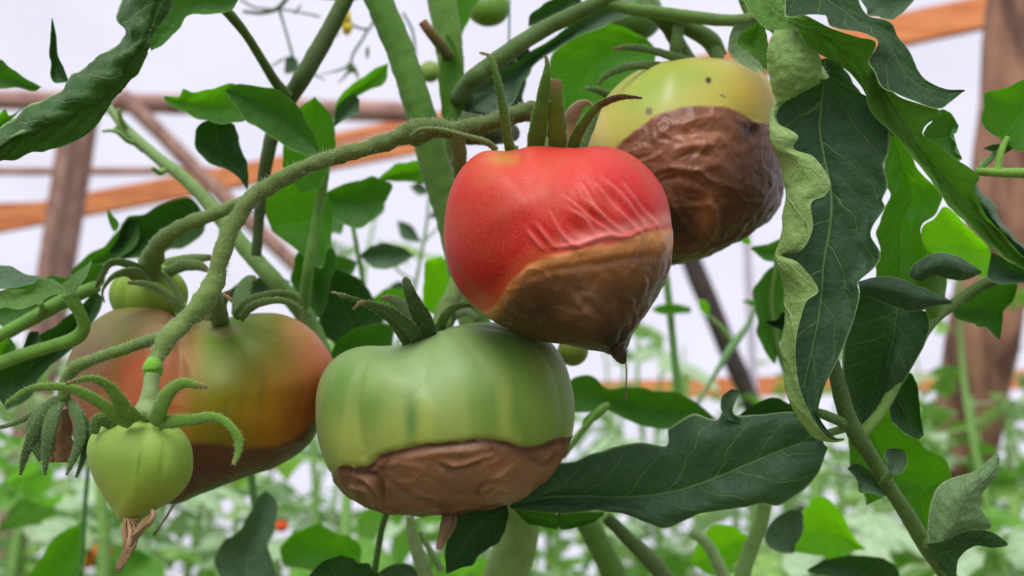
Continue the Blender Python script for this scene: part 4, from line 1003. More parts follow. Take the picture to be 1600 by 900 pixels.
# -- flower truss against the sky at the top
t = thing('flower_truss', 'thin branching truss with a yellow flower and dangling buds against the film at top', 'flower', W(520, 140, .68), None)
M_YEL = plain_mat('yellow_petal', L((225, 205, 60)), .5, .4)
tube('stem', [(380, 18, .68, 2.5), (410, 20, .68, 3), (435, 12, .68, 3.5), (455, -12, .68, 3.5)], t, L((64, 90, 62)))
for pp in ([(436, 14, .68, 2.5), (444, 40, .68, 2), (452, 68, .68, 2), (458, 92, .68, 2.4)], [(376, 0, .68, 1.6), (400, 12, .70, 1.6), (450, 16, .70, 1.6), (500, 26, .70, 1.6)],
           [(546, 36, .68, 2), (562, 44, .68, 2), (578, 46, .68, 2)], [(576, 44, .68, 2), (566, 62, .68, 2), (552, 84, .68, 2), (548, 102, .68, 2)], [(620, -20, .68, 3), (596, 10, .68, 2.4), (578, 44, .68, 2)],
           [(530, 50, .68, 1.2), (518, 64, .68, 1.2), (508, 80, .68, 2)], [(460, 22, .7, 1.5), (470, 8, .7, 1.5)], [(630, 20, .66, 2), (645, 50, .66, 2), (650, 100, .66, 2)]):
    tube('pedicel', pp, t, L((70, 98, 76)), hair=0)
for pp in ([(548, 102, .68, 2), (535, 108, .68, 2), (512, 114, .68, 1), (498, 116, .68, .6)], [(549, 104, .68, 3), (540, 118, .68, 2), (528, 130, .68, .8)], [(550, 102, .68, 3), (556, 112, .68, 3), (560, 124, .68, 1)], [(546, 98, .68, 4), (548, 106, .68, 6), (550, 114, .68, 3)],
           [(482, 108, .68, 1.4), (490, 116, .68, 1.8), (508, 125, .68, .8)], [(442, 92, .68, 2), (430, 100, .68, 1.4), (420, 106, .68, .7)], [(508, 76, .68, 2), (505, 84, .68, 3.5), (500, 92, .68, 2)], [(575, 72, .68, 1.4), (574, 82, .68, 3), (574, 92, .68, 1)]):
    tube('bud_sepal', pp, t, L((78, 106, 66)), hair=0, flat=.5)
for a, b in (((542, 12), (530, 30)), ((545, 14), (540, 34)), ((548, 30), (543, 50)), ((538, 24), (534, 36))):
    tube('petal', [(a[0] - 3, a[1] + 2, .67, 5), ((a[0] + b[0]) / 2 - 3, (a[1] + b[1]) / 2 + 2, .665, 9), (b[0] - 3, b[1] + 4, .67, 4)], t, L((225, 205, 70)), L((230, 215, 90)), 0, flat=.3, mat=M_YEL)
leafo(t, .69, [(445, 90), (444, 104), (446, 116), (462, 112), (466, 95), (455, 88)], 2, GY, 'top', 1, name='dry_bract')

# -- left vine going diagonally behind the ripening tomato
p = thing('tomato_vine', 'pale green vine slanting down from upper left behind the two-lobed tomato', 'vine', W(520, 600, .47), None)
tube('stem', [(168, 165, .46, 6), (200, 205, .46, 8), (245, 245, .46, 9), (295, 285, .46, 10), (340, 335, .46, 12), (385, 390, .46, 13), (430, 440, .46, 14), (480, 500, .47, 15), (530, 620, .47, 15)], p, L((140, 170, 110)), L((96, 140, 60)), .25, .0012)
for pp in ([(200, 205, .46, 4), (190, 190, .455, 4), (185, 170, .452, 3)], [(180, 200, .46, 4), (200, 215, .46, 4), (225, 235, .46, 5)], [(215, 225, .46, 4), (200, 220, .455, 4), (180, 205, .45, 3), (160, 205, .45, 2)], [(262, 262, .46, 4), (250, 270, .455, 5), (238, 262, .45, 3)]):
    tube('side_shoot', pp, p, L((120, 156, 80)), hair=.2)
tube('stem', [(508, 260, .45, 8), (503, 300, .45, 8), (492, 360, .45, 8), (482, 420, .45, 9), (474, 478, .46, 10)], p, L((112, 160, 70)), L((96, 144, 60)), .1, .001)
tube('stem', [(350, 350, .44, 6), (345, 390, .44, 6), (342, 440, .44, 6)], p, L((96, 144, 50)), None, .1, .001)
leafo(p, .48, [(520, 330), (500, 285), (455, 275), (425, 300), (415, 330), (425, 360), (455, 385), (500, 420), (515, 390)], 5, BR, 'top', 6)
leafo(p, .50, [(510, 300), (540, 285), (565, 282), (590, 280), (612, 290), (605, 312), (572, 350), (545, 350), (515, 335)], 5, MD, 'top', 6)
leafo(p, .52, [(588, 282), (610, 262), (640, 252), (668, 248), (672, 282), (630, 284)], 3, BR, 'top', 5)
leafo(p, .50, [(560, 545), (595, 500), (580, 462), (556, 432), (520, 420), (494, 428), (488, 470), (500, 510), (520, 540)], 4, DK, 'top', 7)
leafo(p, .45, [(610, 575), (616, 520), (600, 508), (565, 510), (528, 530), (515, 560), (530, 585), (570, 590)], 4, MD, 'top', 6)
leafo(p, .49, [(500, 500), (520, 440), (515, 380), (480, 370), (455, 420), (465, 470)], 3, MD, 'top', 6)
leafo(p, .50, [(660, 480), (662, 440), (668, 408), (690, 400), (704, 420), (700, 460), (684, 492)], 3, VV, 'top', 5)
leafo(p, .50, [(320, 335), (300, 308), (268, 312), (235, 330), (200, 338), (184, 370), (170, 395), (190, 405), (240, 398), (290, 385), (318, 362)], 6, DK, 'top', 8)
leafo(p, .50, [(215, 340), (190, 350), (165, 385), (135, 400), (110, 425), (125, 440), (150, 420), (185, 405), (215, 380)], 4, MD, 'top', 5)
leafo(p, .46, [(175, 335), (168, 325), (168, 338), (178, 362), (186, 350)], 1, BR, 'top', 2)
leafo(p, .47, [(340, 470), (380, 440), (430, 430), (455, 440), (430, 455), (380, 470)], 3, GY, 'top', 4)
leafo(p, .47, [(470, 560), (440, 545), (420, 520), (400, 520), (410, 560), (440, 590)], 3, DK, 'top', 4)

# -- left edge branch with a bright petiole fork
p = thing('leafy_branch', 'bright green forked petiole with wavy leaf entering from the left edge', 'branch', W(-20, 570, .37), None)
tube('petiole', [(-40, 585, .365, 12), (0, 567, .362, 11), (40, 553, .360, 10), (90, 538, .357, 10), (118, 528, .355, 11), (131, 512, .353, 10), (125, 490, .350, 9), (116, 475, .348, 10), (106, 458, .346, 10)], p, L((112, 160, 60)), L((90, 140, 44)), .15, .001)
tube('petiole', [(-40, 545, .42, 11), (0, 525, .415, 11), (50, 498, .41, 11), (100, 470, .405, 12), (150, 448, .40, 10)], p, L((104, 156, 54)), L((90, 130, 50)), .15, .001)
tube('side_shoot', [(60, 492, .405, 5), (66, 482, .402, 5), (62, 472, .40, 4)], p, L((104, 156, 54)))
leaf(p, .345, [[(112, 466, 0), (130, 440, -2), (142, 415, -2), (143, 405, 0)], [(108, 464, 0), (112, 440, 1), (130, 422, 1), (142, 407, 1)], [(104, 462, 0), (98, 445, 2), (112, 432, 2), (140, 410, 2)]], MD, 'under', quilt=.4)
leaf(p, .35, [[(106, 462, 0), (85, 462, 0), (55, 474, 0), (25, 484, 0), (5, 482, 0), (-20, 492, 0), (-50, 500, 0)], [(104, 458, 2), (80, 452, 4), (50, 460, 5), (20, 470, 5), (-10, 470, 5), (-50, 470, 5)], [(102, 450, 3), (84, 438, 6), (60, 436, 5), (45, 452, 4), (15, 452, 5), (-10, 455, 5), (-50, 450, 5)]], MD, 'under', quilt=.4)
leaf(p, .358, [[(100, 446, 0), (84, 436, 0), (70, 440, -2), (40, 445, -2), (10, 450, -2), (-30, 455, -2)], [(92, 440, 3), (60, 432, 3), (40, 432, 3), (10, 436, 3), (-30, 440, 3)], [(84, 436, 6), (62, 434, 6), (38, 428, 6), (18, 416, 6), (0, 414, 6), (-30, 412, 6)]], GY, 'top', quilt=.4)
leafo(p, .42, [(10, 640), (-20, 600), (20, 570), (60, 528), (110, 490), (150, 455), (160, 470), (120, 535), (80, 575), (40, 625)], 5, DK, 'top', 6)
leafo(p, .44, [(150, 455), (110, 480), (70, 500), (20, 515), (-20, 500), (-20, 470), (40, 440), (110, 430), (160, 410), (165, 440)], 4, MD, 'top', 6)
leafo(p, .40, [(-10, 570), (-5, 550), (8, 528), (18, 530), (25, 545), (12, 560)], 3, BR, 'top', 2)
leafo(p, .41, [(35, 545), (45, 520), (60, 518), (62, 532), (50, 545)], 2, DK, 'top', 2)

# -- right: the branch with large curled leaves beside the yellow tomato
p = thing('leafy_branch', 'large curled dark leaves hanging at right with pale rolled margins, beside the yellow tomato', 'branch', W(1310, 700, .34), None)
tube('petiole', [(1180, 28, .37, 9), (1215, 22, .36, 9), (1250, 10, .35, 9), (1290, -20, .35, 9)], p, L((80, 112, 48)), None, .3)
tube('petiole', [(1200, 40, .365, 6), (1240, 62, .352, 7), (1275, 100, .345, 6), (1294, 128, .338, 5)], p, L((90, 120, 56)), None, .2)
# central hanging leaf with rolled left margin
leaf_rows(p, .322, [
    [(1286,128,0), (1284,128,0), (1280,128,0), (1285,127,1), (1290,124,2), (1294,123,1), (1297,123,0)],
    [(1222,164,-1), (1218,164,-1), (1213,163,0), (1250,150,3), (1300,155,4), (1338,163,2), (1388,170,-1)],
    [(1216,192,-3), (1210,193,-4), (1204,194,-2), (1245,190,3), (1297,195,3), (1345,200,0), (1391,205,-3)],
    [(1247,211,-11), (1226,213,-10), (1206,213,-3), (1246,213,3), (1299,217,3), (1348,222,0), (1390,226,-4)],
    [(1240,232,-10), (1226,234,-9), (1210,234,-3), (1248,234,3), (1303,238,2), (1350,240,-1), (1388,241,-4)],
    [(1270,243,-12), (1243,247,-11), (1217,250,-3), (1250,250,3), (1306,254,2), (1352,256,-1), (1381,258,-4)],
    [(1298,284,-14), (1259,288,-12), (1223,287,-3), (1256,287,3), (1314,288,1), (1360,290,-1), (1387,290,-4)],
    [(1290,305,-13), (1255,304,-12), (1224,303,-3), (1257,304,3), (1316,308,1), (1358,310,0), (1378,312,-4)],
    [(1268,316,-13), (1245,318,-11), (1223,320,-3), (1257,322,3), (1316,325,0), (1356,325,0), (1382,325,-4)],
    [(1270,356,-13), (1246,358,-11), (1221,353,-3), (1255,356,2), (1312,362,0), (1345,364,0), (1360,364,-3)],
    [(1252,391,-11), (1233,387,-9), (1216,382,-3), (1252,388,2), (1306,390,0), (1346,392,0), (1374,392,-5)],
    [(1221,399,-5), (1217,399,-5), (1213,398,-3), (1252,402,2), (1303,404,0), (1346,405,0), (1375,405,-5)],
    [(1248,411,-11), (1231,413,-9), (1216,413,-3), (1252,416,2), (1300,418,0), (1338,419,0), (1366,418,-4)],
    [(1279,453,-13), (1251,455,-10), (1225,453,-3), (1256,454,1), (1296,452,0), (1320,448,0), (1341,440,-3)],
    [(1260,471,-12), (1243,474,-9), (1226,475,-3), (1254,474,1), (1294,474,0), (1322,470,0), (1343,463,-3)],
    [(1250,500,-11), (1238,500,-8), (1226,498,-3), (1252,500,0), (1290,502,0), (1316,502,0), (1334,500,-3)],
    [(1243,546,-10), (1232,546,-7), (1221,545,-3), (1246,548,0), (1278,550,0), (1300,550,0), (1315,550,-2)],
    [(1247,592,-8), (1236,594,-6), (1225,596,-3), (1244,596,0), (1264,598,0), (1280,600,0), (1291,601,-2)],
    [(1262,638,-7), (1252,641,-5), (1241,644,-3), (1252,644,0), (1264,643,0), (1272,642,0), (1278,641,-2)],
    [(1286,676,-5), (1278,679,-4), (1270,682,-2), (1278,680,0), (1284,676,0), (1287,672,0), (1289,668,-1)],
    [(1304,688,-3), (1300,690,-2), (1297,692,-1), (1300,690,0), (1303,688,0), (1305,686,0), (1306,684,0)],
    [(1318,687,-1), (1318,688,-1), (1317,689,-1), (1318,688,-1), (1319,687,-1), (1319,686,-1), (1319,685,-1)]],
    DKG, 'top', quilt=.5, ripple=.1, mid=.62, nveins=9, nt=200, nu=84)
# pale upper flap turned over
leaf(p, .318, [[(1210, 46, 0), (1204, 60, 0), (1198, 85, 1), (1202, 120, 2), (1208, 145, 2), (1214, 162, 2)], [(1232, 46, -5), (1226, 70, -6), (1222, 95, -6), (1226, 125, -5), (1232, 142, -3), (1232, 155, -1)], [(1244, 48, -5), (1250, 72, -7), (1252, 98, -7), (1256, 122, -5), (1252, 138, -3), (1250, 146, -1)], [(1246, 50, 0), (1256, 66, -2), (1278, 84, -2), (1284, 105, -2), (1283, 120, -2), (1278, 128, -1)]], PALE, 'under', quilt=1.8, ripple=.2, nveins=6)
leaf(p, .335, [[(1180, 38, 0), (1160, 52, 0), (1152, 70, 0), (1172, 84, 0), (1188, 100, 0), (1194, 108, 0)], [(1186, 34, 4), (1182, 60, 5), (1190, 85, 4), (1196, 106, 2)], [(1190, 32, 0), (1198, 55, 0), (1200, 80, 0), (1198, 110, 0)]], UND, 'under', quilt=.6)
leafo(p, .36, [(1180, 30), (1148, 38), (1142, 60), (1142, 85), (1160, 100), (1180, 112), (1196, 110), (1200, 80), (1196, 45)], 5, GY, 'under', 3)
leafo(p, .37, [(1180, 30), (1160, 0), (1165, -30), (1215, -30), (1235, 10), (1205, 40)], 2, UND, 'under', 4)
leafo(p, .36, [(1290, 90), (1312, 100), (1330, 130), (1345, 140), (1350, 168), (1300, 165), (1284, 140)], 4, DKG, 'top', 4)
# upper right long leaf, lower margin folded over
leaf(p, .312, [
    [(1230, -30, 0), (1226, 10, -4), (1228, 26, -6), (1262, 24, -8), (1288, 24, -9), (1298, 42, -10), (1340, 50, -10), (1368, 60, -10), (1372, 70, -9), (1356, 96, -8), (1366, 112, -8), (1378, 136, -8), (1402, 148, -7), (1440, 162, -7), (1468, 170, -5), (1484, 160, -3), (1507, 143, 0)],
    [(1260, -30, 2), (1262, 0, 0), (1275, 12, -2), (1300, 20, -3), (1322, 35, -3), (1352, 46, -3), (1378, 62, -3), (1388, 80, -3), (1390, 100, -3), (1402, 120, -3), (1422, 138, -3), (1450, 148, -2), (1478, 150, -1), (1507, 143, 0)],
    [(1300, -30, 5), (1310, -4, 4), (1330, 14, 4), (1350, 30, 3), (1378, 46, 3), (1396, 66, 2), (1410, 92, 2), (1428, 118, 1), (1452, 134, 1), (1480, 143, 0), (1507, 142, 0)],
    [(1338, -30, 6), (1342, 0, 6), (1350, 18, 5), (1362, 28, 5), (1392, 36, 4), (1404, 58, 4), (1420, 78, 3), (1436, 112, 2), (1452, 128, 1), (1478, 139, 0), (1507, 141, 0)]],
    DK, 'top', quilt=.6, ripple=.2, mid=.55, nt=120)
leaf(p, .322, [
    [(1150, -20, 0), (1180, 30, -2), (1200, 44, -3), (1242, 46, -4), (1262, 72, -4), (1286, 88, -4), (1320, 108, -3), (1345, 135, -2), (1362, 168, -1), (1382, 200, 0), (1392, 215, 0)],
    [(1180, -25, 2), (1205, 20, 0), (1240, 36, -2), (1280, 56, -3), (1316, 84, -3), (1345, 110, -2), (1365, 140, -2), (1385, 170, -1), (1402, 205, 0)],
    [(1215, -25, 3), (1228, 16, 0), (1262, 26, -3), (1298, 44, -5), (1340, 58, -6), (1368, 66, -6), (1360, 94, -5), (1368, 112, -4), (1390, 140, -3), (1412, 180, 0)]],
    UND, 'under', quilt=.9, ripple=.3, nt=90)
leafo(p, .33, [(1350, -20), (1342, 0), (1356, 20), (1372, 28), (1396, 30), (1412, 18), (1428, -8), (1400, -30)], 4, GY, 'top', 3)
# the long leaf running to the lower right edge
leaf(p, .312, [
    [(1362, 92, 0), (1352, 130, 0), (1360, 170, 0), (1388, 205, 0), (1420, 240, 0), (1448, 280, 0), (1480, 318, 0), (1520, 358, 0), (1560, 395, 0), (1600, 420, 0), (1640, 440, 0)],
    [(1368, 100, 3), (1378, 140, 4), (1400, 180, 5), (1428, 222, 6), (1460, 262, 7), (1492, 302, 7), (1530, 342, 6), (1568, 380, 5), (1602, 408, 4), (1640, 430, 3)],
    [(1374, 116, 0), (1400, 148, -1), (1432, 160, -2), (1466, 170, -3), (1470, 180, -3), (1444, 206, -2), (1468, 224, -2), (1490, 248, -3), (1516, 262, -4), (1530, 276, -5), (1522, 292, -4), (1528, 316, -3), (1540, 340, -3), (1572, 372, -2), (1600, 402, -2), (1640, 420, -2)]],
    UND, 'under', quilt=.8, ripple=.25, nt=120)
leaf(p, .318, [
    [(1522, 286, 0), (1516, 300, 0), (1520, 318, 0), (1540, 340, 0), (1556, 362, 0), (1580, 384, 0), (1602, 408, 0), (1640, 432, 0)],
    [(1524, 290, -3), (1530, 312, -4), (1544, 328, -4), (1556, 348, -4), (1580, 372, -4), (1604, 392, -4), (1640, 415, -4)],
    [(1526, 288, 0), (1538, 304, 0), (1552, 318, 0), (1558, 336, 0), (1574, 358, 0), (1596, 382, 0), (1640, 400, 0)]],
    GY, 'top', quilt=.9, ripple=.5)
leafo(p, .345, [(1442, 208), (1460, 180), (1478, 172), (1498, 196), (1494, 208), (1484, 212), (1496, 230), (1492, 238), (1504, 250), (1480, 256), (1455, 235)], 3, MD, 'top', 3)
leafo(p, .36, [(1392, 198), (1386, 225), (1382, 262), (1388, 300), (1378, 340), (1368, 420), (1360, 470), (1440, 470), (1446, 410), (1436, 360), (1470, 330), (1468, 300), (1440, 270), (1420, 230)], 6, BR, 'top', 5, quilt=.8, nveins=8)
leafo(p, .38, [(1440, 400), (1440, 360), (1476, 328), (1510, 352), (1545, 385), (1548, 430), (1500, 430), (1460, 435)], 4, VV, 'top', 4)
leafo(p, .385, [(1390, 480), (1370, 440), (1380, 400), (1420, 380), (1460, 400), (1450, 450), (1420, 500)], 3, MD, 'top', 4)

# behind, right: a lower branch with folded leaves
p = thing('leafy_branch', 'stem rising from bottom right with folded grey green leaves and a fork', 'branch', W(1490, 930, .37), None)
tube('stem', [(1500, 940, .355, 15), (1478, 895, .355, 14), (1445, 850, .354, 13), (1415, 800, .352, 12), (1390, 762, .350, 11), (1362, 715, .348, 12), (1338, 678, .345, 14), (1322, 645, .343, 13), (1310, 600, .342, 12), (1300, 560, .345, 10), (1296, 520, .348, 9)], p, L((84, 116, 50)), L((50, 76, 36)), .25, .0009)
tube('petiole', [(1340, 690, .345, 10), (1356, 668, .345, 9), (1375, 645, .348, 8), (1395, 610, .352, 8), (1425, 555, .358, 8), (1455, 505, .365, 8), (1500, 468, .37, 9), (1550, 438, .37, 9), (1620, 418, .37, 9)], p, L((96, 132, 56)), L((50, 74, 36)), .2, .0009)
tube('petiole', [(1330, 665, .345, 9), (1305, 655, .34, 8), (1280, 645, .337, 7), (1262, 640, .335, 5)], p, L((70, 104, 46)), None, .1)
leaf(p, .352, [[(1344, 455, 0), (1322, 520, 0), (1316, 560, 0), (1318, 600, 0), (1330, 640, 0), (1348, 672, 0)], [(1385, 465, 6), (1378, 520, 4), (1372, 570, 6), (1364, 610, 8), (1356, 640, 8), (1352, 672, 4)], [(1420, 478, 3), (1412, 530, -2), (1395, 575, -4), (1378, 620, 0), (1364, 650, 2), (1354, 675, 2)], [(1450, 488, 0), (1452, 520, 0), (1425, 575, 0), (1398, 620, 0), (1374, 655, 0), (1358, 676, 0)]], DK, 'top', quilt=.3, ripple=.3)
leaf(p, .338, [[(1340, 440, 0), (1368, 434, 0), (1392, 431, 0), (1420, 440, 0), (1455, 456, 0), (1488, 470, 0)], [(1342, 448, -3), (1372, 448, -5), (1402, 452, -5), (1440, 464, -4), (1488, 472, 0)], [(1344, 462, 0), (1372, 470, 0), (1402, 482, 0), (1434, 486, 0), (1462, 478, 0), (1488, 475, 0)]], DKG, 'top', quilt=1.0, ripple=.5)
leaf(p, .345, [[(1420, 432, 0), (1422, 422, 0), (1440, 404, 0), (1465, 394, 0), (1490, 398, 0), (1515, 410, 0), (1533, 424, 0)], [(1428, 436, -3), (1448, 420, -5), (1475, 412, -5), (1500, 418, -4), (1533, 426, 0)], [(1440, 440, 0), (1462, 430, 0), (1484, 436, 0), (1505, 438, 0), (1533, 428, 0)]], DKG, 'top', quilt=1.0, ripple=.5)
leaf(p, .35, [[(1425, 434, 0), (1440, 470, 0), (1452, 500, 0)], [(1450, 425, -4), (1462, 460, -4), (1465, 495, -2)], [(1480, 430, 0), (1478, 460, 0), (1474, 482, 0)]], UND, 'under', quilt=.5)
leafo(p, .375, [(1485, 485), (1520, 455), (1550, 440), (1582, 440), (1584, 470), (1570, 480), (1563, 532), (1535, 512), (1500, 502)], 6, MD, 'top', 5, midshift=.6)
leafo(p, .36, [(1548, 395), (1545, 430), (1560, 440), (1600, 445), (1640, 440), (1640, 425), (1600, 415)], 4, DKG, 'top', 4)
leafo(p, .365, [(1340, 640), (1322, 680), (1328, 730), (1355, 785), (1400, 775), (1452, 835), (1456, 772), (1492, 742), (1450, 700), (1412, 655), (1392, 600), (1376, 620)], 5, BR, 'top', 7, quilt=.7, midshift=.5)
leafo(p, .36, [(1385, 610), (1388, 640), (1400, 668), (1432, 688), (1444, 680), (1438, 640), (1425, 580), (1405, 590)], 4, DK, 'top', 4)
leafo(p, .338, [(1372, 752), (1352, 728), (1336, 724), (1324, 732), (1340, 752), (1344, 770), (1368, 772), (1384, 775)], 3, DKG, 'top', 3)
leafo(p, .336, [(1392, 742), (1384, 725), (1382, 704), (1398, 700), (1412, 704), (1417, 722), (1410, 738)], 3, GY, 'top', 2)
tube('petiolule', [(1380, 750, .345, 5), (1388, 744, .34, 5), (1394, 740, .337, 4)], p, L((96, 132, 56)))
tube('petiole', [(1448, 850, .352, 9), (1462, 846, .346, 8), (1490, 838, .342, 5)], p, L((96, 132, 56)), None, .1)
leaf(p, .338, [[(1450, 850, 0), (1450, 815, 0), (1456, 780, 0), (1470, 756, 0), (1495, 744, 0), (1525, 735, 0), (1545, 718, 0), (1556, 708, 0)], [(1470, 846, -4), (1480, 812, -5), (1492, 780, -5), (1515, 758, -4), (1542, 738, -3), (1560, 712, 0)], [(1490, 838, -2), (1508, 812, -3), (1520, 785, -3), (1535, 760, -3), (1550, 745, -2), (1562, 722, 0)], [(1492, 838, 3), (1530, 832, 2), (1550, 822, 1), (1535, 800, 0), (1528, 782, 0), (1545, 758, 0), (1560, 738, 0), (1560, 724, 0)]], leaf_mat(L((50, 84, 50)), L((110, 140, 92)), L((60, 120, 20)), .2, vein=-.6), 'under', quilt=.7, ripple=.3)
leaf(p, .332, [[(1448, 850, 0), (1475, 846, 0), (1500, 832, 0), (1535, 828, 0), (1555, 834, 0), (1574, 848, 0)], [(1460, 868, 2), (1485, 862, 3), (1515, 848, 2), (1548, 846, 1), (1574, 850, 0)], [(1470, 890, 5), (1490, 905, 5), (1496, 872, 5), (1520, 854, 4), (1552, 856, 2), (1574, 852, 0)]], DK, 'top', quilt=.6)

# -- bottom: large dark leaf under the fruit
p = thing('leafy_branch', 'broad dark leaf stretching right from under the pale green tomato', 'branch', W(1000, 900, .40), None)
leaf(p, .372, [
    [(797, 790, 6), (815, 765, 5), (845, 735, 5), (870, 724, 4), (900, 720, 4), (920, 710, 3), (945, 704, 3), (960, 698, 3), (1000, 692, 3), (1040, 698, 4), (1046, 686, 6), (1042, 672, 6), (1060, 658, 5), (1085, 645, 3), (1105, 652, 2), (1122, 655, 0), (1132, 640, 0), (1150, 650, -3), (1190, 646, -6), (1230, 642, -8), (1262, 650, -10), (1278, 670, -12)],
    [(797, 791, 6), (850, 772, 2), (900, 755, 0), (960, 738, -1), (1010, 725, -2), (1060, 705, -3), (1110, 690, -6), (1170, 672, -9), (1230, 660, -12), (1280, 675, -14)],
    [(797, 792, 6), (850, 779, 6), (900, 776, 5), (960, 777, 4), (1010, 775, 2), (1060, 766, 0), (1110, 750, -3), (1170, 725, -7), (1230, 700, -11), (1284, 684, -15)],
    [(798, 793, 6), (850, 790, 2), (900, 793, 0), (960, 795, -1), (1030, 805, -3), (1080, 795, -4), (1140, 778, -8), (1200, 760, -12), (1250, 730, -15), (1288, 694, -17)],
    [(800, 794, 6), (840, 800, 4), (870, 805, 3), (905, 803, 2), (945, 798, 1), (985, 806, 0), (1010, 815, 0), (1040, 823, 0), (1078, 808, 0), (1090, 800, -2), (1130, 795, -4), (1165, 790, -6), (1190, 786, -8), (1215, 792, -10), (1240, 778, -12), (1262, 760, -14), (1280, 735, -16), (1293, 700, -18)]],
    DKG, 'top', quilt=.7, ripple=.25, nt=110, nveins=6)
leafo(p, .365, [(1135, 655), (1128, 640), (1130, 618), (1142, 608), (1155, 612), (1150, 628), (1146, 645), (1160, 660)], 3, GY, 'top', 2)
leafo(p, .40, [(1270, 660), (1230, 625), (1200, 622), (1165, 640), (1150, 655), (1200, 670)], 3, DK, 'top', 4)
tube('petiole', [(1275, 680, .355, 6), (1300, 675, .348, 6), (1325, 668, .344, 7)], p, L((96, 132, 60)), None, .1)
leafo(p, .385, [(800, 792), (830, 796), (870, 802), (876, 815), (870, 828), (820, 815)], 4, MD, 'top', 3)
leafo(p, .385, [(870, 800), (910, 800), (945, 800), (930, 815), (895, 826), (875, 825)], 3, MD, 'top', 3)
leafo(p, .365, [(792, 790), (795, 805), (782, 838), (758, 866), (730, 885), (698, 896), (694, 860), (700, 825), (714, 798), (745, 788)], 5, DK, 'top', 6)
tube('stem', [(948, 808, .42, 9), (985, 845, .42, 11), (1020, 880, .42, 13), (1060, 930, .42, 14)], p, L((60, 84, 40)), L((84, 104, 60)), .1)
tube('stem', [(1196, 785, .46, 11), (1188, 820, .46, 11), (1172, 860, .46, 12), (1150, 930, .46, 12)], p, L((104, 140, 70)), L((110, 146, 80)), .1)
tube('stem', [(606, 795, .42, 5), (596, 830, .42, 5), (585, 895, .42, 5)], p, L((60, 100, 40)), None, 0)
tube('stem', [(640, 805, .43, 6), (645, 840, .43, 9), (662, 890, .43, 12), (670, 930, .43, 12)], p, L((140, 170, 110)), None, .1)
tube('stem', [(655, 830, .435, 4), (672, 860, .435, 5), (690, 890, .435, 6)], p, L((130, 160, 100)), None, .1)
leafo(p, .42, [(610, 930), (585, 890), (560, 874), (530, 868), (500, 880), (475, 910), (500, 940)], 3, DK, 'top', 5)
leafo(p, .43, [(655, 900), (640, 880), (615, 880), (590, 895), (600, 915), (640, 915)], 3, GY, 'top', 3)

# -- bottom left leaves
p = thing('leafy_branch', 'blurred grey and green leaves below the two-lobed tomato', 'branch', W(400, 930, .58), None)
leafo(p, .56, [(370, 930), (328, 880), (342, 842), (375, 828), (400, 780), (416, 766), (432, 784), (430, 830), (424, 860), (440, 930)], 5, GY, 'top', 6)
leafo(p, .58, [(560, 885), (566, 860), (540, 838), (500, 820), (460, 830), (436, 858), (450, 880), (500, 892)], 4, BR, 'top', 6)
tube('stem', [(392, 735, .60, 6), (396, 775, .60, 6), (410, 860, .60, 6), (400, 930, .60, 6)], p, L((60, 104, 46)))
p = thing('leafy_branch', 'single bright blurred leaf at the bottom left corner', 'branch', W(80, 930, .60), None)
leafo(p, .60, [(60, 940), (46, 905), (62, 868), (90, 835), (130, 816), (134, 850), (125, 890), (100, 930)], 4, BR, 'top', 6)
tube('stem', [(138, 730, .60, 3.5), (132, 800, .60, 3.5), (128, 880, .60, 3.5), (120, 940, .60, 3.5)], p, L((60, 110, 50)))

# -- bottom right
p = thing('leafy_branch', 'vivid lobed leaf glowing behind the bottom edge, right of centre', 'branch', W(1290, 930, .52), None)
leafo(p, .52, [(1352, 858), (1334, 838), (1312, 795), (1276, 777), (1258, 792), (1244, 800), (1252, 830), (1236, 862), (1285, 868), (1305, 880), (1318, 866)], 7, VV, 'top', 6)
leafo(p, .50, [(1240, 865), (1215, 862), (1196, 845), (1205, 815), (1235, 796), (1252, 800), (1252, 830)], 4, GY, 'top', 5)
leafo(p, .48, [(1330, 930), (1290, 900), (1262, 892), (1285, 876), (1330, 869), (1385, 876), (1412, 896), (1400, 930)], 3, DK, 'top', 5)
leafo(p, .54, [(1080, 880), (1100, 830), (1140, 822), (1170, 840), (1165, 870), (1120, 900)], 3, VV, 'top', 5)
tube('stem', [(1080, 830, .50, 8), (1105, 850, .50, 9), (1130, 900, .50, 10), (1140, 930, .50, 10)], p, L((130, 160, 104)))

# -- leaves seen between the fruit and the right branch
p = thing('leafy_branch', 'broad soft green leaf behind the brown tip of the red tomato, right side', 'branch', W(1000, 660, .52), None)
leafo(p, .50, [(880, 610), (900, 588), (930, 592), (952, 605), (985, 603), (1005, 602), (1022, 613), (1058, 612), (1085, 628), (1120, 654), (1060, 668), (1000, 666), (950, 642), (900, 645)], 9, MD, 'top', 6)
tube('twig', [(880, 715, .45, 4), (900, 685, .45, 5), (925, 655, .45, 5), (940, 640, .45, 7), (952, 632, .45, 5)], p, L((110, 150, 66)), None, .5, .0009)
leafo(p, .46, [(908, 665), (915, 650), (945, 632), (958, 628), (950, 642), (925, 660)], 3, BR, 'top', 2)
p = thing('leafy_branch', 'thin green stem with a crossing leaflet, right of the brown fruit tip', 'branch', W(1055, 640, .75), None)
tube('stem', [(1036, 400, .75, 6), (1045, 470, .75, 6), (1052, 540, .75, 6), (1060, 620, .75, 7), (1066, 720, .75, 7)], p, L((84, 130, 60)))
leafo(p, .74, [(1018, 484), (1030, 476), (1055, 474), (1078, 480), (1080, 488), (1055, 490), (1030, 490)], 3, BR, 'top', 2)
tube('stem', [(1090, 630, .72, 3), (1120, 580, .72, 4), (1145, 540, .72, 7), (1170, 505, .72, 4), (1180, 480, .72, 4)], p, L((110, 150, 100)))
tube('stem', [(1146, 538, .72, 4), (1130, 515, .72, 4), (1105, 492, .72, 3)], p, L((100, 140, 70)))
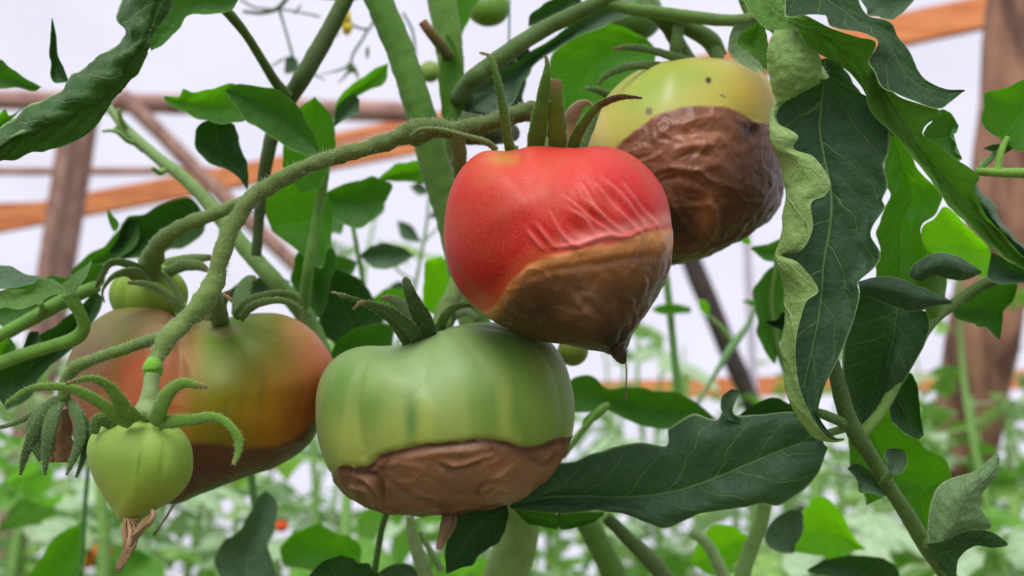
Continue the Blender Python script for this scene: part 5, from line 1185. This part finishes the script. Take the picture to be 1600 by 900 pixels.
leafo(p, .71, [(1105, 495), (1092, 480), (1092, 468), (1104, 470), (1108, 485)], 2, VV, 'top', 2)
leafo(p, .71, [(1180, 480), (1160, 472), (1165, 468), (1182, 470)], 2, BR, 'top', 2)
p = thing('leafy_branch', 'dark soft leaves between the yellow tomato and the rolled leaf margin', 'branch', W(1200, 570, .50), None)
leafo(p, .50, [(1240, 380), (1222, 372), (1205, 380), (1180, 384), (1172, 388), (1188, 402), (1200, 408), (1225, 402)], 4, MD, 'top', 3)
leafo(p, .50, [(1225, 410), (1200, 420), (1182, 445), (1178, 480), (1185, 520), (1200, 555), (1210, 568), (1222, 530), (1250, 460)], 6, MD, 'top', 5)
leafo(p, .42, [(1240, 485), (1222, 490), (1215, 498), (1208, 500), (1195, 502), (1215, 514), (1235, 518)], 4, VDK, 'top', 3)
leafo(p, .52, [(1160, 380), (1158, 368), (1170, 366), (1172, 380)], 2, VV, 'top', 2)
tube('stem', [(1235, 600, .50, 5), (1215, 540, .50, 5), (1205, 470, .5, 4), (1215, 400, .5, 4)], p, L((84, 120, 50)))

# -- right edge twig with the heart shaped leaf
p = thing('leafy_branch', 'bright heart shaped leaf on a short stalk at the right edge', 'branch', W(1600, 275, .33), None)
tube('petiole', [(1524, 268, .332, 6), (1550, 269, .33, 7), (1580, 270, .33, 7.5), (1610, 271, .33, 8), (1650, 272, .33, 8)], p, L((112, 160, 60)), None, .5, .0009)
tube('petiolule', [(1558, 266, .33, 6), (1561, 250, .33, 5.5), (1566, 232, .33, 5), (1574, 214, .33, 4)], p, L((120, 168, 66)), None, .3, .0009)
leafo(p, .33, [(1574, 214), (1556, 212), (1537, 196), (1533, 174), (1545, 150), (1575, 138), (1605, 122), (1640, 120), (1640, 215), (1600, 236), (1582, 230)], 7, BR, 'top', 4, nveins=5)
leafo(p, .335, [(1570, 240), (1550, 238), (1536, 232), (1552, 226), (1575, 224), (1588, 218), (1582, 232)], 2, GY, 'top', 1)
tube('petiolule', [(1530, 264, .335, 4), (1545, 250, .335, 6), (1560, 236, .335, 3)], p, L((110, 150, 90)), None, .4, .0009, flat=.4)

# -- more foliage between and behind the fruit
p = thing('leafy_branch', 'loose cluster of soft leaves behind the truss, left of the red tomato', 'branch', W(560, 560, .60), None)
tube('stem', [(600, 600, .60, 4), (575, 480, .60, 4), (560, 400, .60, 4), (545, 320, .60, 3)], p, L((84, 124, 56)))
for k, (o_, tp, m_) in enumerate([
    ([(545, 330), (520, 300), (500, 310), (470, 350), (500, 370), (530, 365)], 3, MD), ([(560, 400), (590, 380), (625, 385), (648, 400), (620, 415), (585, 418)], 3, GY),
    ([(560, 410), (530, 400), (500, 405), (480, 425), (510, 440), (545, 432)], 3, MD), ([(575, 470), (610, 450), (645, 455), (660, 470), (630, 485), (600, 490)], 3, BR),
    ([(548, 320), (575, 300), (600, 310), (600, 330), (570, 345)], 2, MD), ([(590, 540), (560, 520), (540, 540), (550, 580), (590, 590)], 2, DK)]):
    leafo(p, .60 + .006 * k, o_, tp, m_, 'top', 4)
for pp in ([(600, 600, .85, 3), (640, 480, .85, 3), (665, 360, .85, 2.5), (672, 290, .85, 2)], [(648, 440, .85, 2), (620, 420, .85, 2), (600, 380, .85, 1.5)], [(660, 380, .85, 2), (690, 350, .85, 1.5)]):
    tube('stem', pp, p, L((110, 146, 96)))
for k, o_ in enumerate([[(660, 380), (640, 350), (620, 345), (630, 372)], [(668, 340), (690, 318), (706, 322), (690, 342)], [(672, 300), (655, 285), (640, 292), (656, 306)], [(645, 450), (622, 440), (604, 452), (622, 462)]]):
    leafo(p, .85, o_, 2, GY, 'top', 2)
p = thing('leafy_branch', 'dark green leaves bunched at the top right above the yellow tomato', 'branch', W(1180, 60, .39), None)
tube('stem', [(1150, -40, .40, 7), (1165, 10, .40, 7), (1185, 45, .39, 6), (1200, 80, .385, 5)], p, L((84, 120, 50)))
leafo(p, .395, [(1165, 5), (1130, -10), (1100, -35), (1150, -50), (1190, -20)], 2, MD, 'top', 3)
leafo(p, .375, [(1200, 20), (1225, 30), (1262, 48), (1300, 52), (1290, 80), (1250, 90), (1210, 60)], 3, UND, 'under', 4)
leafo(p, .372, [(1265, 95), (1290, 92), (1320, 112), (1342, 150), (1330, 160), (1300, 150), (1278, 128)], 3, DK, 'top', 3)

# ------------------------------------------------------------------ rows of tomato plants behind
def leaflet_local(length, width, lobes=3, seed=0, nt=16, nu=7):
    r = np.random.default_rng(seed)
    t = np.linspace(0, 1, nt)
    w = width * (np.sin(np.pi * np.clip(t, 0.0, 1) ** 0.8) ** 0.75) * (1 + 0.22 * np.abs(np.sin(t * np.pi * lobes * 1.5 + r.uniform(0, 2))) - .1)
    w[0] = width * .06; w[-1] = width * .02
    u = np.linspace(-1, 1, nu)
    X = w[:, None] * u[None, :] * .5
    Y = np.repeat(t[:, None] * length, nu, 1)
    Z = -0.28 * length * t[:, None] ** 2 + 0.25 * width * np.abs(u)[None, :] ** 1.5 * (r.uniform(-.6, 1.1)) + 0.02 * length * np.sin(t[:, None] * 17 + u * 3)
    X = X + r.uniform(-.1, .1) * length * t[:, None] ** 2
    U = np.repeat(u[None, :], nt, 0); T = np.repeat(t[:, None], nu, 1)
    return np.stack([X, Y, Z], -1).reshape(-1, 3), grid_faces(nt, nu), np.stack([U, T, U * 0 + seed], -1).reshape(-1, 3)

def rotz(a): c, s = math.cos(a), math.sin(a); return np.array([[c, -s, 0], [s, c, 0], [0, 0, 1]])
def rotx(a): c, s = math.cos(a), math.sin(a); return np.array([[1, 0, 0], [0, c, -s], [0, s, c]])
def roty(a): c, s = math.cos(a), math.sin(a); return np.array([[c, 0, s], [0, 1, 0], [-s, 0, c]])

def compound_leaf(seed, mat, stalkmat):
    """a pinnate tomato leaf along +Y, 1 unit = its real 0.25 m"""
    r = np.random.default_rng(seed)
    Vs, Fs, As, o = [], [], [], 0
    Lr = r.uniform(.19, .27)
    def rach(t): return np.array([0, t * Lr, 0.10 * Lr * math.sin(t * 2.5) - .18 * Lr * t * t])
    P = np.array([rach(t) for t in np.linspace(0, 1, 10)])
    V, Fq, _ = tube_geo(P, np.linspace(.0028, .0012, 10), nseg=5)
    Vs.append(V); Fs.append(Fq); As.append(np.tile([0.0, .5, 0], (len(V), 1))); o += len(V)
    spots = [(1.0, 0, .11, .055)]
    for t in (.30, .55, .80):
        spots += [(t, 1, r.uniform(.06, .10), r.uniform(.035, .05)), (t + r.uniform(-.04, .04), -1, r.uniform(.06, .10), r.uniform(.035, .05))]
    for t in (.42, .68): spots += [(t, 1, .03, .02), (t, -1, .03, .02)]
    for (t, sd, ln, wd) in spots:
        V, Fq, A = leaflet_local(ln, wd, 3, int(r.integers(1, 9999)), 12, 5)
        M = rotz(-sd * r.uniform(.9, 1.35)) @ roty(r.uniform(-.5, .5)) @ rotx(r.uniform(-.5, .15))
        V = V @ M.T + rach(min(t, 1))
        Vs.append(V); Fs.append(Fq + o); As.append(A); o += len(V)
    V = np.vstack(Vs); Fq = np.vstack(Fs); A = np.vstack(As)
    me_o = mesh('leaf', V, Fq, mat, None, {'leafco': A}, at=(0, 0, 0))
    me = me_o.data
    bpy.data.objects.remove(me_o)
    return me

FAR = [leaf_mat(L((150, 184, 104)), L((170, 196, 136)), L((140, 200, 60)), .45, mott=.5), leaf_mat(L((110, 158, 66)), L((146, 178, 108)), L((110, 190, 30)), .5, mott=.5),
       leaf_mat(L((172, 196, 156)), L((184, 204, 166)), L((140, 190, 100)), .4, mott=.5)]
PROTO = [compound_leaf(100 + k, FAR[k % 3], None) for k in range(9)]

def bg_plant(x, y, h, nleaf, label, group, seed, lean=0.0, top_only=0.0, scale=1.0, flowers=0):
    r = np.random.default_rng(seed)
    root = thing('tomato_plant', label, 'plant', (x, y, 0.0), group)
    n = 24
    z = np.linspace(0, h, n)
    P = np.stack([x + lean * (z / max(h, .1)) ** 1.5 + .03 * np.sin(z * 5 + seed), y + .03 * np.cos(z * 4 + seed), z], -1)
    V, Fq, _ = tube_geo(P, np.linspace(.011, .004, n) * scale, nseg=7)
    t = np.repeat(np.linspace(0, 1, n), 7)[:, None]
    V, f = close_tube(V, Fq, n, 7)
    C = np.vstack([np.tile(L((120, 160, 84)), (n * 7, 1)), np.tile(L((120, 160, 84)), (2, 1))])
    mesh('stem', V, f, M_TISSUE, root, {'col': C})
    for k in range(nleaf):
        q = top_only + (1 - top_only) * (k + r.uniform(0, 1)) / nleaf
        i = min(int(q * (n - 1)), n - 1)
        o = bpy.data.objects.new('leaf', PROTO[int(r.integers(0, len(PROTO)))])
        COL.objects.link(o); o.parent = root
        loc = P[i] - np.array([x, y, 0])
        o.location = [float(v) for v in loc]
        o.rotation_euler = (float(r.uniform(-.5, .55)), float(r.uniform(-.4, .4)), float(k * 2.4 + r.uniform(-.5, .5)))
        s_ = float(scale * r.uniform(.75, 1.25) * (1 - .35 * q))
        o.scale = (s_, s_, s_)
    return root

sd = 500
rr_ = np.random.default_rng(42)
rows = [(1.35, 9, .52, .76, 'leafy tomato plant in the nearest blurred row behind the fruit', 'tomato plants in the nearest row behind', 12),
        (2.4, 14, .75, 1.10, 'tomato plant in the second blurred row behind the fruit', 'tomato plants in the second row behind', 11),
        (3.6, 18, 1.0, 1.42, 'pale blurred tomato plant in the third row behind the fruit', 'tomato plants in the third row behind', 10),
        (5.2, 22, 1.25, 1.75, 'faint tomato plant in the far row before the film wall', 'tomato plants in the far row', 9)]
for (y, cnt, h0, h1, lab, grp, nl) in rows:
    half = y * 0.66
    for k in range(cnt):
        x = -half + 2 * half * (k + rr_.uniform(.15, .85)) / cnt
        sd += 1
        lb = ['first','second','third','fourth','fifth','sixth','seventh','eighth','ninth'][k] + ' from the left in the nearest blurred row of tomato plants' if cnt == 9 else lab
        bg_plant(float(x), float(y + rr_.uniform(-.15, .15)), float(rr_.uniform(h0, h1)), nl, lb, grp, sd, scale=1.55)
# taller ones seen as wisps against the film
for x, y, h, nl, lab in ((-.42, 2.6, 1.55, 16, 'tall wispy tomato plant reaching up between the left vine and the red tomato'),
                         (.44, 2.9, 1.42, 15, 'tall blurred tomato plant between the red tomato tip and the dark slanting post'),
                         (1.20, 2.3, 1.38, 18, 'tall blurred tomato plant near the right edge, nearer one'),
                         (1.62, 2.9, 1.62, 18, 'tall blurred tomato plant at the right edge before the barked post'),
                         (-1.45, 2.2, 1.12, 14, 'tall blurred tomato plant at the left edge below the orange plank')):
    sd += 1
    bg_plant(x, y, h, nl, lab, None, sd, scale=1.25)

# ripe orange fruit far away
def far_tomato(label, px, py, d, r, col, grp='orange tomatoes far behind'):
    t = thing('tomato', label, 'tomato', W(px, py + r, d), grp)
    th = np.linspace(0, 2 * math.pi, 20, endpoint=False)
    sil = [(px + r * math.cos(a), py + r * .85 * math.sin(a)) for a in th]
    body('flesh', t, (px, py), d, r * d / F, sil, 4, lambda X, Y, nz, n: np.tile(np.asarray(col), (len(X), 1)), ribs=(8, .001, (0, 1, .2), px))
    sepal(t, [(px, py - r * .8, d - .005, 3), (px - r * .5, py - r, d - .008, 2.5), (px - r * .9, py - r * .7, d - .01, 1)], GREEN, hair=0)
    sepal(t, [(px, py - r * .8, d - .005, 3), (px + r * .5, py - r, d - .008, 2.5), (px + r * .9, py - r * .7, d - .01, 1)], GREEN, hair=0)
far_tomato('blurred orange tomato below the small green one, larger of a pair', 160, 862, 1.25, 17, L((240, 130, 40)))
far_tomato('blurred orange tomato at lower left beside its larger twin', 136, 876, 1.28, 14, L((235, 120, 50)))
far_tomato('tiny orange red tomato under the two-lobed tomato', 440, 822, 1.2, 11, L((240, 90, 30)))
print('objects', len(bpy.data.objects), 'tris', sum(len(m.polygons) for m in bpy.data.meshes))
